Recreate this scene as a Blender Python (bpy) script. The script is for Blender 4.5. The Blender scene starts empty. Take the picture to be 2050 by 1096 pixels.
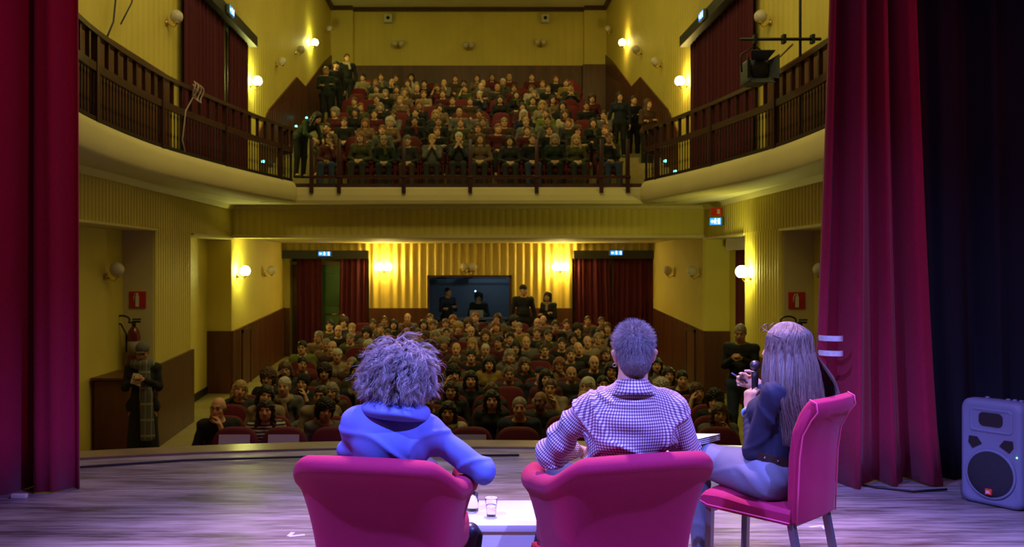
import bpy, bmesh, math, random
import numpy as np
from mathutils import Vector, Matrix
R = math.radians
scene = bpy.context.scene
COL = scene.collection

# ------------------------------------------------------------------ camera, world, lights, exposure
cam_d = bpy.data.cameras.new('camera'); cam = bpy.data.objects.new('camera', cam_d); COL.objects.link(cam)
cam.location = (0, 0, 1.5); cam.rotation_euler = (R(90), 0, 0)
cam_d.sensor_fit = 'HORIZONTAL'; cam_d.sensor_width = 36.0
cam_d.lens = 36.0 * 1900 / 2050
cam_d.shift_x = 87 / 2050; cam_d.shift_y = -13 / 2050
cam_d.clip_end = 80
cam_d.dof.use_dof = True; cam_d.dof.focus_distance = 3.85; cam_d.dof.aperture_fstop = 6.3
scene.camera = cam
scene.view_settings.view_transform = 'Standard'; scene.view_settings.look = 'None'
scene.view_settings.gamma = 1.0; scene.view_settings.use_curve_mapping = False
scene.view_settings.exposure = 0.0
scene.cycles.use_denoising = True
scene.cycles.max_bounces = 10; scene.cycles.diffuse_bounces = 3; scene.cycles.glossy_bounces = 3
scene.cycles.transmission_bounces = 9; scene.cycles.transparent_max_bounces = 8
scene.cycles.sample_clamp_indirect = 4.0
w = bpy.data.worlds.new('world'); scene.world = w; w.use_nodes = True
w.node_tree.nodes['Background'].inputs[0].default_value = (0.5, 0.45, 0.2, 1)
w.node_tree.nodes['Background'].inputs[1].default_value = 0.004

def light(name, kind, loc, target, col, energy, **k):
    d = bpy.data.lights.new(name, kind); d.color = col; d.energy = energy
    for a, v in k.items(): setattr(d, a, v)
    o = bpy.data.objects.new(name, d); COL.objects.link(o); o.location = loc
    v = Vector(target) - Vector(loc)
    o.rotation_euler = v.to_track_quat('-Z', 'Y').to_euler()
    return o
# stage lighting: blue-violet washes hung above and behind, pink from the wings, and the warm front-of-house
light('stage_spot_blue_left', 'SPOT', (-2.6, 1.3, 6.0), (0.1, 3.75, 0.6), (0.19, 0.22, 1.0), 3500, spot_size=R(52), spot_blend=0.7, shadow_soft_size=0.06)
light('stage_spot_blue_right', 'SPOT', (3.5, 1.3, 6.0), (0.9, 3.95, 0.6), (0.21, 0.20, 1.0), 3500, spot_size=R(54), spot_blend=0.7, shadow_soft_size=0.06)
light('stage_spot_lavender_back', 'SPOT', (0.4, 6.4, 6.3), (0.4, 4.0, 0.5), (0.95, 0.52, 0.95), 2300, spot_size=R(56), spot_blend=0.7, shadow_soft_size=0.10)
light('stage_spot_pink_left', 'SPOT', (-4.3, 3.7, 3.2), (0.3, 3.9, 0.7), (1.0, 0.08, 0.30), 150, spot_size=R(40), spot_blend=0.5, shadow_soft_size=0.1)
light('stage_spot_pink_right', 'SPOT', (4.6, 4.2, 4.6), (1.0, 4.0, 0.7), (1.0, 0.10, 0.32), 80, spot_size=R(40), spot_blend=0.6, shadow_soft_size=0.1)
light('curtain_wash_right', 'SPOT', (4.6, 4.4, 4.8), (2.7, 6.5, 1.6), (1.0, 0.10, 0.22), 95, spot_size=R(60), spot_blend=0.9, shadow_soft_size=0.12)
light('curtain_wash_left', 'SPOT', (-0.9, 3.6, 5.2), (-3.1, 6.3, 1.6), (1.0, 0.10, 0.24), 95, spot_size=R(60), spot_blend=0.9, shadow_soft_size=0.12)
light('stage_front_of_house', 'SPOT', (0.0, 15.0, 7.5), (0.3, 4.2, 0.6), (0.9, 0.5, 0.8), 500, spot_size=R(24), spot_blend=0.6, shadow_soft_size=0.1)
light('added_wash_blue', 'SPOT', (1.2, 2.0, 6.0), (2.9, 5.2, 0.0), (0.30, 0.30, 1.0), 900, spot_size=R(50), spot_blend=0.9, shadow_soft_size=0.1)  # added blue fill so the loudspeaker and floor beside it turn bluer
light('red_fill_behind', 'AREA', (0.6, -0.8, 2.6), (0.6, 4.0, 0.7), (1.0, 0.06, 0.22), 1.6, shape='RECTANGLE', size=2.5, size_y=0.6)
# dimmed house lights of the auditorium, assumed and unseen, plus an added fascia fill
light('house_light_stalls', 'AREA', (0, 11.5, 8.6), (0, 12.5, 0), (1.0, 0.84, 0.34), 150, shape='RECTANGLE', size=5.0, size_y=5.0)
light('house_light_balcony', 'AREA', (0, 22.0, 9.6), (0, 23.0, 0), (1.0, 0.88, 0.30), 140, shape='RECTANGLE', size=5.0, size_y=7.0)
light('fascia_fill_front', 'AREA', (0, 8.6, 8.2), (0, 18, 3.0), (1.0, 0.84, 0.36), 95, shape='RECTANGLE', size=5.0, size_y=0.8)  # unseen area light added to brighten the fascia from the stage side
light('house_light_under_balcony', 'AREA', (0, 20.2, 2.05), (0, 20.2, 0), (1.0, 0.80, 0.36), 40, shape='RECTANGLE', size=6.0, size_y=3.0)

# ------------------------------------------------------------------ helpers
def tag(o, label=None, cat=None, group=None, kind=None):
    if label: o['label'] = label
    if cat: o['category'] = cat
    if group: o['group'] = group
    if kind: o['kind'] = kind
    return o

def empty(name, loc=(0, 0, 0), rz=0.0, parent=None):
    o = bpy.data.objects.new(name, None); COL.objects.link(o)
    o.location = loc; o.rotation_euler = (0, 0, rz); o.empty_display_size = 0.1
    if parent: o.parent = parent
    return o

def thing(name, label, cat, loc=(0, 0, 0), rz=0.0, group=None):
    return tag(empty(name, loc, rz), label, cat, group)

def kids(o): return list(o.children)
def copy_tree(o, parent=None):
    c = o.copy(); COL.objects.link(c); c.parent = parent
    for ch in kids(o): copy_tree(ch, c)
    return c

MATS = {}
def mat(name, base=(0.5, 0.5, 0.5), rough=0.6, metal=0.0, noise=0.0, nscale=8.0, bump=0.0, bscale=60.0,
        emit=None, estr=0.0, trans=0.0, sheen=0.0, stretch=(1, 1, 1), attr=None, coat=0.0, spec=0.5, ior=1.45):
    if name in MATS: return MATS[name]
    m = bpy.data.materials.new(name); m.use_nodes = True; MATS[name] = m
    nt = m.node_tree; b = nt.nodes['Principled BSDF']
    b.inputs['Base Color'].default_value = (*base, 1); b.inputs['Roughness'].default_value = rough
    b.inputs['Metallic'].default_value = metal; b.inputs['Transmission Weight'].default_value = trans
    b.inputs['Sheen Weight'].default_value = sheen; b.inputs['Coat Weight'].default_value = coat
    b.inputs['Specular IOR Level'].default_value = spec; b.inputs['IOR'].default_value = ior
    if emit: b.inputs['Emission Color'].default_value = (*emit, 1); b.inputs['Emission Strength'].default_value = estr
    if noise > 0 or bump > 0:
        tc = nt.nodes.new('ShaderNodeTexCoord'); mp = nt.nodes.new('ShaderNodeMapping')
        mp.inputs['Scale'].default_value = stretch; nt.links.new(tc.outputs['Object'], mp.inputs[0])
    if noise > 0:
        n = nt.nodes.new('ShaderNodeTexNoise'); n.inputs['Scale'].default_value = nscale; n.inputs['Detail'].default_value = 5
        nt.links.new(mp.outputs[0], n.inputs['Vector'])
        r = nt.nodes.new('ShaderNodeMapRange'); r.inputs[1].default_value = 0.3; r.inputs[2].default_value = 0.7
        r.inputs[3].default_value = 1 - noise; r.inputs[4].default_value = 1 + noise * 0.6
        nt.links.new(n.outputs[0], r.inputs[0])
        mx = nt.nodes.new('ShaderNodeMix'); mx.data_type = 'RGBA'; mx.blend_type = 'MULTIPLY'; mx.inputs[0].default_value = 1
        mx.inputs[6].default_value = (*base, 1); nt.links.new(r.outputs[0], mx.inputs[7])
        nt.links.new(mx.outputs[2], b.inputs['Base Color'])
    if attr:
        a = nt.nodes.new('ShaderNodeAttribute'); a.attribute_name = attr
        mx2 = nt.nodes.new('ShaderNodeMix'); mx2.data_type = 'RGBA'; mx2.blend_type = 'MULTIPLY'; mx2.inputs[0].default_value = 1
        if noise > 0: nt.links.new(mx.outputs[2], mx2.inputs[6])
        else: mx2.inputs[6].default_value = (*base, 1)
        nt.links.new(a.outputs['Color'], mx2.inputs[7]); nt.links.new(mx2.outputs[2], b.inputs['Base Color'])
    if bump > 0:
        n2 = nt.nodes.new('ShaderNodeTexNoise'); n2.inputs['Scale'].default_value = bscale; n2.inputs['Detail'].default_value = 4
        nt.links.new(mp.outputs[0], n2.inputs['Vector'])
        bp = nt.nodes.new('ShaderNodeBump'); bp.inputs['Strength'].default_value = bump; bp.inputs['Distance'].default_value = 0.01
        nt.links.new(n2.outputs[0], bp.inputs['Height']); nt.links.new(bp.outputs[0], b.inputs['Normal'])
    return m

class MB:
    """collects shapes and links them as one mesh"""
    def __init__(s): s.v = []; s.f = []; s.sm = []
    def add(s, vs, fs, smooth=False):
        n = len(s.v); s.v += [tuple(map(float, v)) for v in vs]
        for f in fs: s.f.append(tuple(i + n for i in f)); s.sm.append(smooth)
        return s
    def box(s, lo, hi):
        x0, y0, z0 = lo; x1, y1, z1 = hi
        return s.add([(x0, y0, z0), (x1, y0, z0), (x1, y1, z0), (x0, y1, z0), (x0, y0, z1), (x1, y0, z1), (x1, y1, z1), (x0, y1, z1)],
                     [(0, 3, 2, 1), (4, 5, 6, 7), (0, 1, 5, 4), (1, 2, 6, 5), (2, 3, 7, 6), (3, 0, 4, 7)])
    def rbox(s, lo, hi, b=0.01):
        """box with chamfered edges along the long outline"""
        bm = bmesh.new(); bmesh.ops.create_cube(bm, size=1)
        for v in bm.verts: v.co = Vector([(lo[i] + hi[i]) / 2 + v.co[i] * (hi[i] - lo[i]) for i in range(3)])
        bmesh.ops.bevel(bm, geom=bm.edges[:] + bm.verts[:], offset=b, segments=2, affect='EDGES', profile=0.6)
        bm.verts.ensure_lookup_table(); bm.verts.index_update()
        s.add([v.co for v in bm.verts], [[v.index for v in f.verts] for f in bm.faces], True); bm.free(); return s
    def prism(s, poly, z0, z1, smooth=False):
        n = len(poly); a = sum(poly[i][0] * poly[(i + 1) % n][1] - poly[(i + 1) % n][0] * poly[i][1] for i in range(n))
        if a < 0: poly = poly[::-1]
        s.add([(x, y, z0) for x, y in poly] + [(x, y, z1) for x, y in poly],
              [tuple(range(n))[::-1], tuple(range(n, 2 * n))] + [(i, (i + 1) % n, n + (i + 1) % n, n + i) for i in range(n)], smooth)
        return s
    def extr(s, poly3, off):
        """planar polygon of 3D points extruded by a vector"""
        n = len(poly3); P = [Vector(p) for p in poly3]; o = Vector(off)
        s.add(P + [p + o for p in P], [tuple(range(n))[::-1], tuple(range(n, 2 * n))] + [(i, (i + 1) % n, n + (i + 1) % n, n + i) for i in range(n)])
        return s
    def tube(s, pts, r, n=8, cap=True, closed=False):
        P = [Vector(p) for p in pts]; m = len(P); rs = r if hasattr(r, '__len__') else [r] * m
        up = None; rings = []
        for i in range(m):
            t = (P[(i + 1) % m] - P[i - 1]) if closed else (P[min(i + 1, m - 1)] - P[max(i - 1, 0)])
            t.normalize()
            if up is None:
                up = Vector((0, 0, 1)) if abs(t.z) < 0.9 else Vector((1, 0, 0))
            u = (up - t * up.dot(t)).normalized(); w_ = t.cross(u); up = u
            rings.append([P[i] + (u * math.cos(2 * math.pi * k / n) + w_ * math.sin(2 * math.pi * k / n)) * rs[i] for k in range(n)])
        vs = [v for rg in rings for v in rg]; fs = []
        for i in range(m if closed else m - 1):
            j = (i + 1) % m
            for k in range(n): fs.append((i * n + k, i * n + (k + 1) % n, j * n + (k + 1) % n, j * n + k))
        if cap and not closed: fs += [tuple(range(n))[::-1], tuple((m - 1) * n + k for k in range(n))]
        return s.add(vs, fs, n > 4)
    def bar(s, a, b, w_, h=None): return s.tube([a, b], (w_ if h is None else (w_ + h) / 2) * 0.7071, 4)
    def lathe(s, prof, n=24, c=(0, 0, 0), M=None):
        vs = []; fs = []; m = len(prof)
        for i, (r, z) in enumerate(prof):
            for k in range(n):
                a = 2 * math.pi * k / n; v = Vector((r * math.cos(a), r * math.sin(a), z))
                if M: v = M @ v
                vs.append(v + Vector(c))
        for i in range(m - 1):
            for k in range(n): fs.append((i * n + k, i * n + (k + 1) % n, (i + 1) * n + (k + 1) % n, (i + 1) * n + k))
        fs += [tuple(range(n))[::-1], tuple((m - 1) * n + k for k in range(n))]
        return s.add(vs, fs, True)
    def ball(s, c, r, n=16, sq=(1, 1, 1)):
        prof = [(max(1e-4, r * math.sin(math.pi * i / n)), -r * math.cos(math.pi * i / n)) for i in range(n + 1)]
        M = Matrix.Diagonal((*sq, 1)).to_3x3()
        return s.lathe(prof, int(n * 1.5), c, M)
    def grid(s, P, closed_u=False, smooth=True):
        """P: array rows x cols x 3"""
        P = np.asarray(P); nu, nv = P.shape[:2]; fs = []
        for i in range(nu if closed_u else nu - 1):
            for j in range(nv - 1): fs.append((i * nv + j, ((i + 1) % nu) * nv + j, ((i + 1) % nu) * nv + j + 1, i * nv + j + 1))
        return s.add(P.reshape(-1, 3), fs, smooth)
    def mesh(s, name):
        me = bpy.data.meshes.new(name); me.from_pydata(s.v, [], s.f)
        me.polygons.foreach_set('use_smooth', s.sm); me.update(); return me
    def build(s, name, m, parent=None, kind=None):
        me = s.mesh(name); me.materials.append(m)
        o = bpy.data.objects.new(name, me); COL.objects.link(o)
        if parent: o.parent = parent
        if kind: o['kind'] = kind
        return o

W, W2 = 4.5, 4.95
YB = 23.1
def zf(y):  # floor of the stalls, raked towards the back
    return -1.12 + max(0.0, y - 13.0) * 0.045

# ------------------------------------------------------------------ materials of the house
def plaster():
    m = mat('yellow_plaster', (0.62, 0.50, 0.085), 0.75, noise=0.10, nscale=1.5, bump=0.15, bscale=25)
    return m
M_wall = plaster()
M_panel = mat('yellow_pleated_panel', (0.68, 0.55, 0.10), 0.6, noise=0.08, nscale=1.0)
M_pale = mat('cream_plaster', (0.66, 0.57, 0.26), 0.7, noise=0.06, nscale=1.2)
M_under = mat('white_soffit', (0.80, 0.76, 0.46), 0.7, noise=0.05, nscale=1.0)
M_wood = mat('brown_wainscot', (0.10, 0.030, 0.010), 0.42, noise=0.35, nscale=6, stretch=(1, 1, 0.12))
M_dwood = mat('dark_brown_wood', (0.06, 0.022, 0.012), 0.4, noise=0.3, nscale=6)
M_rail = mat('black_iron_rail', (0.030, 0.016, 0.012), 0.35, metal=0.3)
M_railw = mat('dark_mahogany_rail', (0.05, 0.015, 0.012), 0.3, noise=0.2)
M_black = mat('black_paint', (0.012, 0.012, 0.012), 0.5)
M_lino = mat('olive_linoleum', (0.34, 0.28, 0.10), 0.35, noise=0.25, nscale=2.5)
M_velvet = mat('dark_red_velvet', (0.075, 0.0015, 0.012), 0.85, sheen=0.0, noise=0.1)
M_brass = mat('brass', (0.75, 0.50, 0.15), 0.25, metal=1.0)
M_glass_off = mat('white_opal_glass', (0.62, 0.55, 0.42), 0.3)
M_glass_on = mat('lit_opal_glass', (0.9, 0.85, 0.6), 0.4, emit=(1.0, 0.74, 0.20), estr=105)
M_glass_on2 = mat('lit_opal_glass_green', (0.9, 0.9, 0.6), 0.4, emit=(0.88, 0.88, 0.24), estr=130)

# ------------------------------------------------------------------ stage
def edge_y(x): return 7.82 - 0.05 * x * x
def stage_mat():
    m = bpy.data.materials.new('worn_stage_boards'); m.use_nodes = True; nt = m.node_tree; N = nt.nodes; L = nt.links
    b = N['Principled BSDF']; tc = N.new('ShaderNodeTexCoord')
    def noise(scale, st, det=6):
        mp = N.new('ShaderNodeMapping'); mp.inputs['Scale'].default_value = st; L.new(tc.outputs['Object'], mp.inputs[0])
        n = N.new('ShaderNodeTexNoise'); n.inputs['Scale'].default_value = scale; n.inputs['Detail'].default_value = det
        L.new(mp.outputs[0], n.inputs['Vector']); return n
    n1 = noise(3.0, (0.35, 1.6, 1)); n2 = noise(26.0, (0.12, 1.0, 1), 8); n3 = noise(55, (0.18, 1.0, 1), 3)
    cr = N.new('ShaderNodeValToRGB'); e = cr.color_ramp.elements
    e[0].position = 0.28; e[0].color = (0.10, 0.075, 0.065, 1); e[1].position = 0.72; e[1].color = (0.40, 0.33, 0.29, 1)
    ad = N.new('ShaderNodeMath'); ad.operation = 'MULTIPLY_ADD'; L.new(n2.outputs[0], ad.inputs[0]); ad.inputs[1].default_value = 0.9
    sb = N.new('ShaderNodeMath'); sb.operation = 'SUBTRACT'; L.new(n1.outputs[0], sb.inputs[0]); sb.inputs[1].default_value = 0.45
    L.new(sb.outputs[0], ad.inputs[2]); L.new(ad.outputs[0], cr.inputs[0])
    sc_ = N.new('ShaderNodeMapRange'); sc_.inputs[1].default_value = 0.64; sc_.inputs[2].default_value = 0.72; sc_.inputs[3].default_value = 0; sc_.inputs[4].default_value = 0.55
    L.new(n3.outputs[0], sc_.inputs[0])
    mx = N.new('ShaderNodeMix'); mx.data_type = 'RGBA'; L.new(sc_.outputs[0], mx.inputs[0]); L.new(cr.outputs[0], mx.inputs[6]); mx.inputs[7].default_value = (0.42, 0.36, 0.32, 1)
    # board joints
    sx = N.new('ShaderNodeSeparateXYZ'); L.new(tc.outputs['Object'], sx.inputs[0])
    mo = N.new('ShaderNodeMath'); mo.operation = 'MODULO'; L.new(sx.outputs[1], mo.inputs[0]); mo.inputs[1].default_value = 0.16
    lt = N.new('ShaderNodeMath'); lt.operation = 'LESS_THAN'; L.new(mo.outputs[0], lt.inputs[0]); lt.inputs[1].default_value = 0.006
    ml = N.new('ShaderNodeMath'); ml.operation = 'MULTIPLY'; L.new(lt.outputs[0], ml.inputs[0]); ml.inputs[1].default_value = 0.6
    m2 = N.new('ShaderNodeMix'); m2.data_type = 'RGBA'; L.new(ml.outputs[0], m2.inputs[0]); L.new(mx.outputs[2], m2.inputs[6]); m2.inputs[7].default_value = (0.03, 0.02, 0.02, 1)
    L.new(m2.outputs[2], b.inputs['Base Color'])
    rr = N.new('ShaderNodeMapRange'); rr.inputs[3].default_value = 0.27; rr.inputs[4].default_value = 0.5; L.new(n1.outputs[0], rr.inputs[0]); L.new(rr.outputs[0], b.inputs['Roughness'])
    bp = N.new('ShaderNodeBump'); bp.inputs['Strength'].default_value = 0.25; bp.inputs['Distance'].default_value = 0.004
    L.new(n2.outputs[0], bp.inputs['Height']); L.new(bp.outputs[0], b.inputs['Normal'])
    return m
M_stage = stage_mat()
xs = [-5.5 + 11 * i / 40 for i in range(41)]
mb = MB(); mb.prism([(x, edge_y(x)) for x in xs] + [(5.5, -2.0), (-5.5, -2.0)], -1.12, 0.0); mb.build('floor_stage', M_stage, kind='structure')
mb = MB()
for a, b_, z0, z1 in ((0.0, 0.035, -1.1, -0.03),): mb.prism([(x, edge_y(x) + a) for x in xs] + [(x, edge_y(x) + b_) for x in xs[::-1]], z0, z1)
mb.build('trim_1', M_black, kind='structure')
mb = MB(); mb.prism([(x, edge_y(x) + 0.035) for x in xs] + [(x, edge_y(x) + 0.34) for x in xs[::-1]], -1.12, 0.012)
mb.build('trim_2', mat('olive_stage_lip', (0.26, 0.19, 0.07), 0.28, noise=0.3, nscale=3), kind='structure')

# stalls floor
mb = MB()
ys = [7.0, 13.0, YB + 0.1]
mb.extr([(-5.4, 7.0, zf(7)), (-5.4, 13.0, zf(13)), (-5.4, YB + .2, zf(YB + .2)), (-5.4, YB + .2, -1.6), (-5.4, 7.0, -1.6)], (10.8, 0, 0))
mb.build('floor_stalls', M_lino, kind='structure')

def pleats(y0, y1, x, sgn, depth, pitch, back):
    """plan outline along Y of a corrugated face at x (bulging by sgn*depth), closed at back"""
    n = max(2, int((y1 - y0) / pitch * 8)); P = []
    for i in range(n + 1):
        y = y0 + (y1 - y0) * i / n; P.append((x + sgn * depth * abs(math.sin(math.pi * (y - y0) / pitch)), y))
    return P + [(back, y1), (back, y0)]
def pleats_x(x0, x1, y, sgn, depth, pitch, back):
    n = max(2, int((x1 - x0) / pitch * 8)); P = []
    for i in range(n + 1):
        x = x0 + (x1 - x0) * i / n; P.append((x, y + sgn * depth * abs(math.sin(math.pi * (x - x0) / pitch))))
    return P + [(x1, back), (x0, back)]

LINT = 2.05
for s, side in ((-1, 'left'), (1, 'right')):
    dp = 0.014 if s < 0 else 0.042
    pw = 0.11 if s < 0 else 0.125
    mb = MB()
    # outer shell, blocks between the openings, band over them, full height upper wall
    mb.box((min(s * 4.95, s * 5.25), 7.45, -1.6), (max(s * 4.95, s * 5.25), YB + .2, 3.0))
    for y0, y1 in ((13.62, 15.38), (18.0, YB)):
        mb.prism(pleats(y0, y1, s * W, -s, dp, pw, s * 4.95), zf(y0) - .2, LINT)
    mb.prism(pleats(7.45, YB, s * W, -s, dp, pw, s * 4.95), LINT, 2.96)
    mb.prism(pleats(7.45, 31.2, s * W, -s, 0.012, 0.22, s * 5.25), 2.96, 10.0)
    mb.build('wall_' + side, M_panel, kind='structure')
    # cornice under the gallery
    mb = MB(); mb.extr([(s * (W - .035), 7.45, 2.66), (s * (W - .10), 7.45, 2.66), (s * (W - .035), 7.45, 2.58)], (0, 10.5, 0)); mb.build('trim_cornice_' + side, M_pale, kind='structure')
    mb = MB()  # pale edge strip round the openings
    for y0, y1 in ((7.45, 13.62), (15.38, 18.0)):
        mb.box((min(s * (W - .05), s * 4.95), y0, LINT - .03), (max(s * (W - .05), s * 4.95), y1, LINT))
    mb.build('trim_lintel_' + side, M_pale, kind='structure')
    # wainscot boards
    mb = MB(); t = 0.05; h = 1.18
    def board(y0, y1, x0, x1, hh=h):
        mb.extr([(x0, y0, zf(y0) - .02), (x0, y1, zf(y1) - .02), (x0, y1, zf(y1) + hh), (x0, y0, zf(y0) + hh)], (x1 - x0, 0, 0))
    board(13.60, 15.40, s * (W - t), s * W); board(17.98, YB, s * (W - t), s * W)
    mb.extr([(s * W, 17.98, zf(18)), (s * 4.95, 17.98, zf(18)), (s * 4.95, 17.98, zf(18) + h), (s * W, 17.98, zf(18) + h)], (0, -0.03, 0))
    for k in range(34):
        y0 = 18.1 + k * .15
        mb.box((min(s * (W - t - .008), s * (W - t)), y0, zf(y0)), (max(s * (W - t - .008), s * (W - t)), y0 + .012, zf(y0) + h))
    mb.build('trim_wainscot_' + side, M_wood, kind='structure')
    # dark skirting in the recess and along the walls
    mb = MB(); board(15.4, 18.0, s * 4.93, s * 4.95, 0.14); board(7.9, 13.6, s * 4.93, s * 4.95, .12); mb.build('baseboard_' + side, M_black, kind='structure')
    # small service door set in the wainscot
    dz = zf(18.9)
    d = empty('door_' + ('1' if s < 0 else '2'), (0, 0, 0)); d['kind'] = 'structure'
    f = MB(); xa, xb = s * (W - t - .03), s * (W - t)
    for (y0, y1, z0, z1) in ((18.6, 18.66, dz, dz + 1.12), (19.3, 19.36, dz, dz + 1.12), (18.6, 19.36, dz + 1.06, dz + 1.12)):
        f.box((min(xa, xb), y0, z0), (max(xa, xb), y1, z1))
    f.build('door_frame', M_dwood, d); f = MB(); xa = s * (W - t - .012); f.box((min(xa, xb), 18.66, dz + .02), (max(xa, xb), 19.3, dz + 1.06)); f.build('door_panel', M_wood, d)
    # gallery wainscot on the upper wall: level beside the side gallery, then climbing with the balcony steps
    mb = MB(); pts = [(6.4, 4.35), (15.0, 4.35)]
    x0, x1 = s * (W - .04), s * W
    mb.extr([(x0, 7.9, 2.96), (x0, 14.2, 2.96), (x0, 14.2, 4.35), (x0, 7.9, 4.35)], (x1 - x0, 0, 0))
    mb.extr([(x0, 20.3, 2.96), (x0, 31.2, 6.2), (x0, 31.2, 8.5), (x0, 29.5, 7.9), (x0, 26.0, 6.45), (x0, 24.7, 6.45), (x0, 21.3, 5.04), (x0, 20.3, 4.4)], (x1 - x0, 0, 0))
    for k in range(40):
        y0 = 21.2 + k * .25; mb.box((min(x0 - s * .006, x0), y0, 3.6 + (y0 - 21) * .3), (max(x0 - s * .006, x0), y0 + .015, 5.0 + (y0 - 21.3) * .29))
    mb.build('trim_gallery_' + side, M_wood, kind='structure')

# back wall of the stalls, with the wave panels, doors and the booth window
mb = MB()
mb.box((-5.25, YB, 1.72 + .0), (5.25, YB + .3, 3.0)); mb.box((-5.25, YB, -1.6), (-4.35, YB + .3, 1.72)); mb.box((4.35, YB, -1.6), (5.25, YB + .3, 1.72))
for (x0, x1, z0, z1) in ((-2.42, -0.98, -1.0, 1.72), (1.02, 2.52, -1.0, 1.72), (-0.98, 1.02, 1.26, 1.72), (-0.98, 1.02, -1.0, 0.14)):
    mb.box((x0, YB, z0), (x1, YB + .3, z1))
mb.box((-4.35, YB + 1.2, -1), (-2.42, YB + 1.3, 1.8)); mb.box((2.52, YB + 1.2, -1), (4.35, YB + 1.3, 1.8))
mb.build('wall_back_stalls', M_wall, kind='structure')
mb = MB()
def wave(x0, x1, z0, z1):
    n = int((x1 - x0) / 0.012); P = []
    for i in range(n + 1):
        x = x0 + (x1 - x0) * i / n; u = ((x + 10) / 0.19) % 1.0
        P.append((x, YB - 0.012 - 0.055 * (0.5 - 0.5 * math.cos(2 * math.pi * u))))
    mb.prism(P + [(x1, YB + .001), (x0, YB + .001)], z0, z1)
wave(-2.42, -0.99, 0.50, 2.08); wave(1.03, 2.52, 0.50, 2.08); wave(-0.99, 1.03, 1.28, 2.08)
wave(-4.5, -2.42, 1.90, 2.08); wave(2.52, 4.5, 1.90, 2.08)
mb.build('wall_panelling', mat('golden_wave_panel', (0.68, 0.50, 0.10), 0.45), kind='structure')
mb = MB()
for x0, x1 in ((-2.42, -0.98), (1.02, 2.52), (-4.5, -4.35), (4.35, 4.5)): mb.box((x0, YB - .07, -1.0), (x1, YB, 0.50))
mb.box((-0.98, YB - .07, -1.0), (1.02, YB, 0.12)); mb.build('trim_wainscot_back', M_wood, kind='structure')
# booth: frame, glass, room behind it
mb = MB()
for (x0, x1, z0, z1) in ((-1.0, -.95, .12, 1.3), (.99, 1.04, .12, 1.3), (-1.0, 1.04, 1.25, 1.3), (-1.02, 1.06, .10, .15)): mb.box((x0, YB - .08, z0), (x1, YB + .05, z1))
win = mb.build('window_1', M_dwood, kind='structure')
mb = MB(); mb.box((-.96, YB + .02, .14), (1.0, YB + .028, 1.26)); mb.build('window_pane', mat('dark_booth_glass', (0.8, 0.9, 1.0), 0.02, trans=1.0, ior=1.1), win)
mb = MB(); mb.box((-2.4, YB + 2.4, -.6), (2.4, YB + 2.5, 2.0)); mb.box((-2.4, YB + .3, 1.9), (2.4, YB + 2.5, 2.0)); mb.box((-2.4, YB + .3, -.7), (2.4, YB + 2.5, -.6))
mb.box((-2.5, YB + .3, -.7), (-2.4, YB + 2.5, 2)); mb.box((2.4, YB + .3, -.7), (2.5, YB + 2.5, 2))
mb.build('wall_booth', mat('grey_booth_wall', (0.20, 0.23, 0.25), 0.8), kind='structure')
light('booth_lamp', 'POINT', (0.6, YB + 1.5, 1.75), (0, 0, 0), (0.55, 0.75, 1.0), 10, shadow_soft_size=0.1)

# under-balcony ceiling, beam, gallery slab
mb = MB(); mb.box((-4.95, 18.0, 2.08), (4.95, YB + .2, 2.2)); mb.build('ceiling_under_balcony', M_pale, kind='structure')
mb = MB(); mb.prism(pleats_x(-4.5, 4.5, 18.0, -1, 0.012, 0.14, 18.3), 2.11, 2.62); mb.build('wall_beam', M_panel, kind='structure')
mb = MB(); mb.box((-4.5, 17.94, 2.05), (4.5, 18.3, 2.11)); mb.box((-4.5, 17.9, 2.60), (4.5, 18.0, 2.66)); mb.build('trim_beam', M_pale, kind='structure')

def catmull(P, n=10):
    P = [Vector((*p, 0)) for p in P]; out = []
    for i in range(len(P) - 1):
        p0, p1, p2, p3 = P[max(i - 1, 0)], P[i], P[i + 1], P[min(i + 2, len(P) - 1)]
        for k in range(n):
            t = k / n; out.append(0.5 * ((2 * p1) + (p2 - p0) * t + (2 * p0 - 5 * p1 + 4 * p2 - p3) * t * t + (3 * p1 - p0 - 3 * p2 + p3) * t ** 3))
    out.append(P[-1]); return [(v.x, v.y) for v in out]
side_curve = catmull([(3.58, 7.75), (3.68, 8.5), (3.86, 9.9), (3.90, 11.9), (3.72, 13.7), (3.45, 15.4), (3.22, 16.5), (3.12, 16.95), (3.17, 17.22), (3.35, 17.40)], 8)
def sweep(mb, path, prof, sgn):
    """profile (out, z) swept along a plan path; out is measured towards the void"""
    n = len(path); rows = []
    for i, (x, y) in enumerate(path):
        a = path[max(i - 1, 0)]; b_ = path[min(i + 1, n - 1)]; t = Vector((b_[0] - a[0], b_[1] - a[1])).normalized()
        nn = Vector((-t.y, t.x)) * sgn
        rows.append([(x + nn.x * o, y + nn.y * o, z) for o, z in prof])
    mb.grid(rows)
PROF = [(-.6, 2.66), (0.0, 2.66), (0.025, 2.70), (0.035, 2.80), (0.03, 2.92), (0.0, 3.0), (-.04, 3.03), (-.6, 3.03)]
for s, side in ((-1, 'left'), (1, 'right')):
    path = [(s * x, y) for x, y in side_curve]
    mb = MB(); sweep(mb, path, PROF, 1 if s > 0 else -1)
    mb.build('trim_gallery_fascia_' + side, M_pale, kind='structure')
    inner = [(x - s * -0.02, y) for x, y in path]
    mb = MB(); mb.prism([(x + s * .05, y) for x, y in path] + [(s * 4.5, 17.5), (s * 4.5, 7.75)], 2.661, 2.70); mb.build('ceiling_gallery_' + side, M_under, kind='structure')
    mb = MB(); mb.prism([(x + s * .05, y) for x, y in path] + [(s * 4.5, 17.5), (s * 4.5, 7.75)], 2.94, 3.02); mb.build('floor_gallery_' + side, M_lino, kind='structure')
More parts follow.
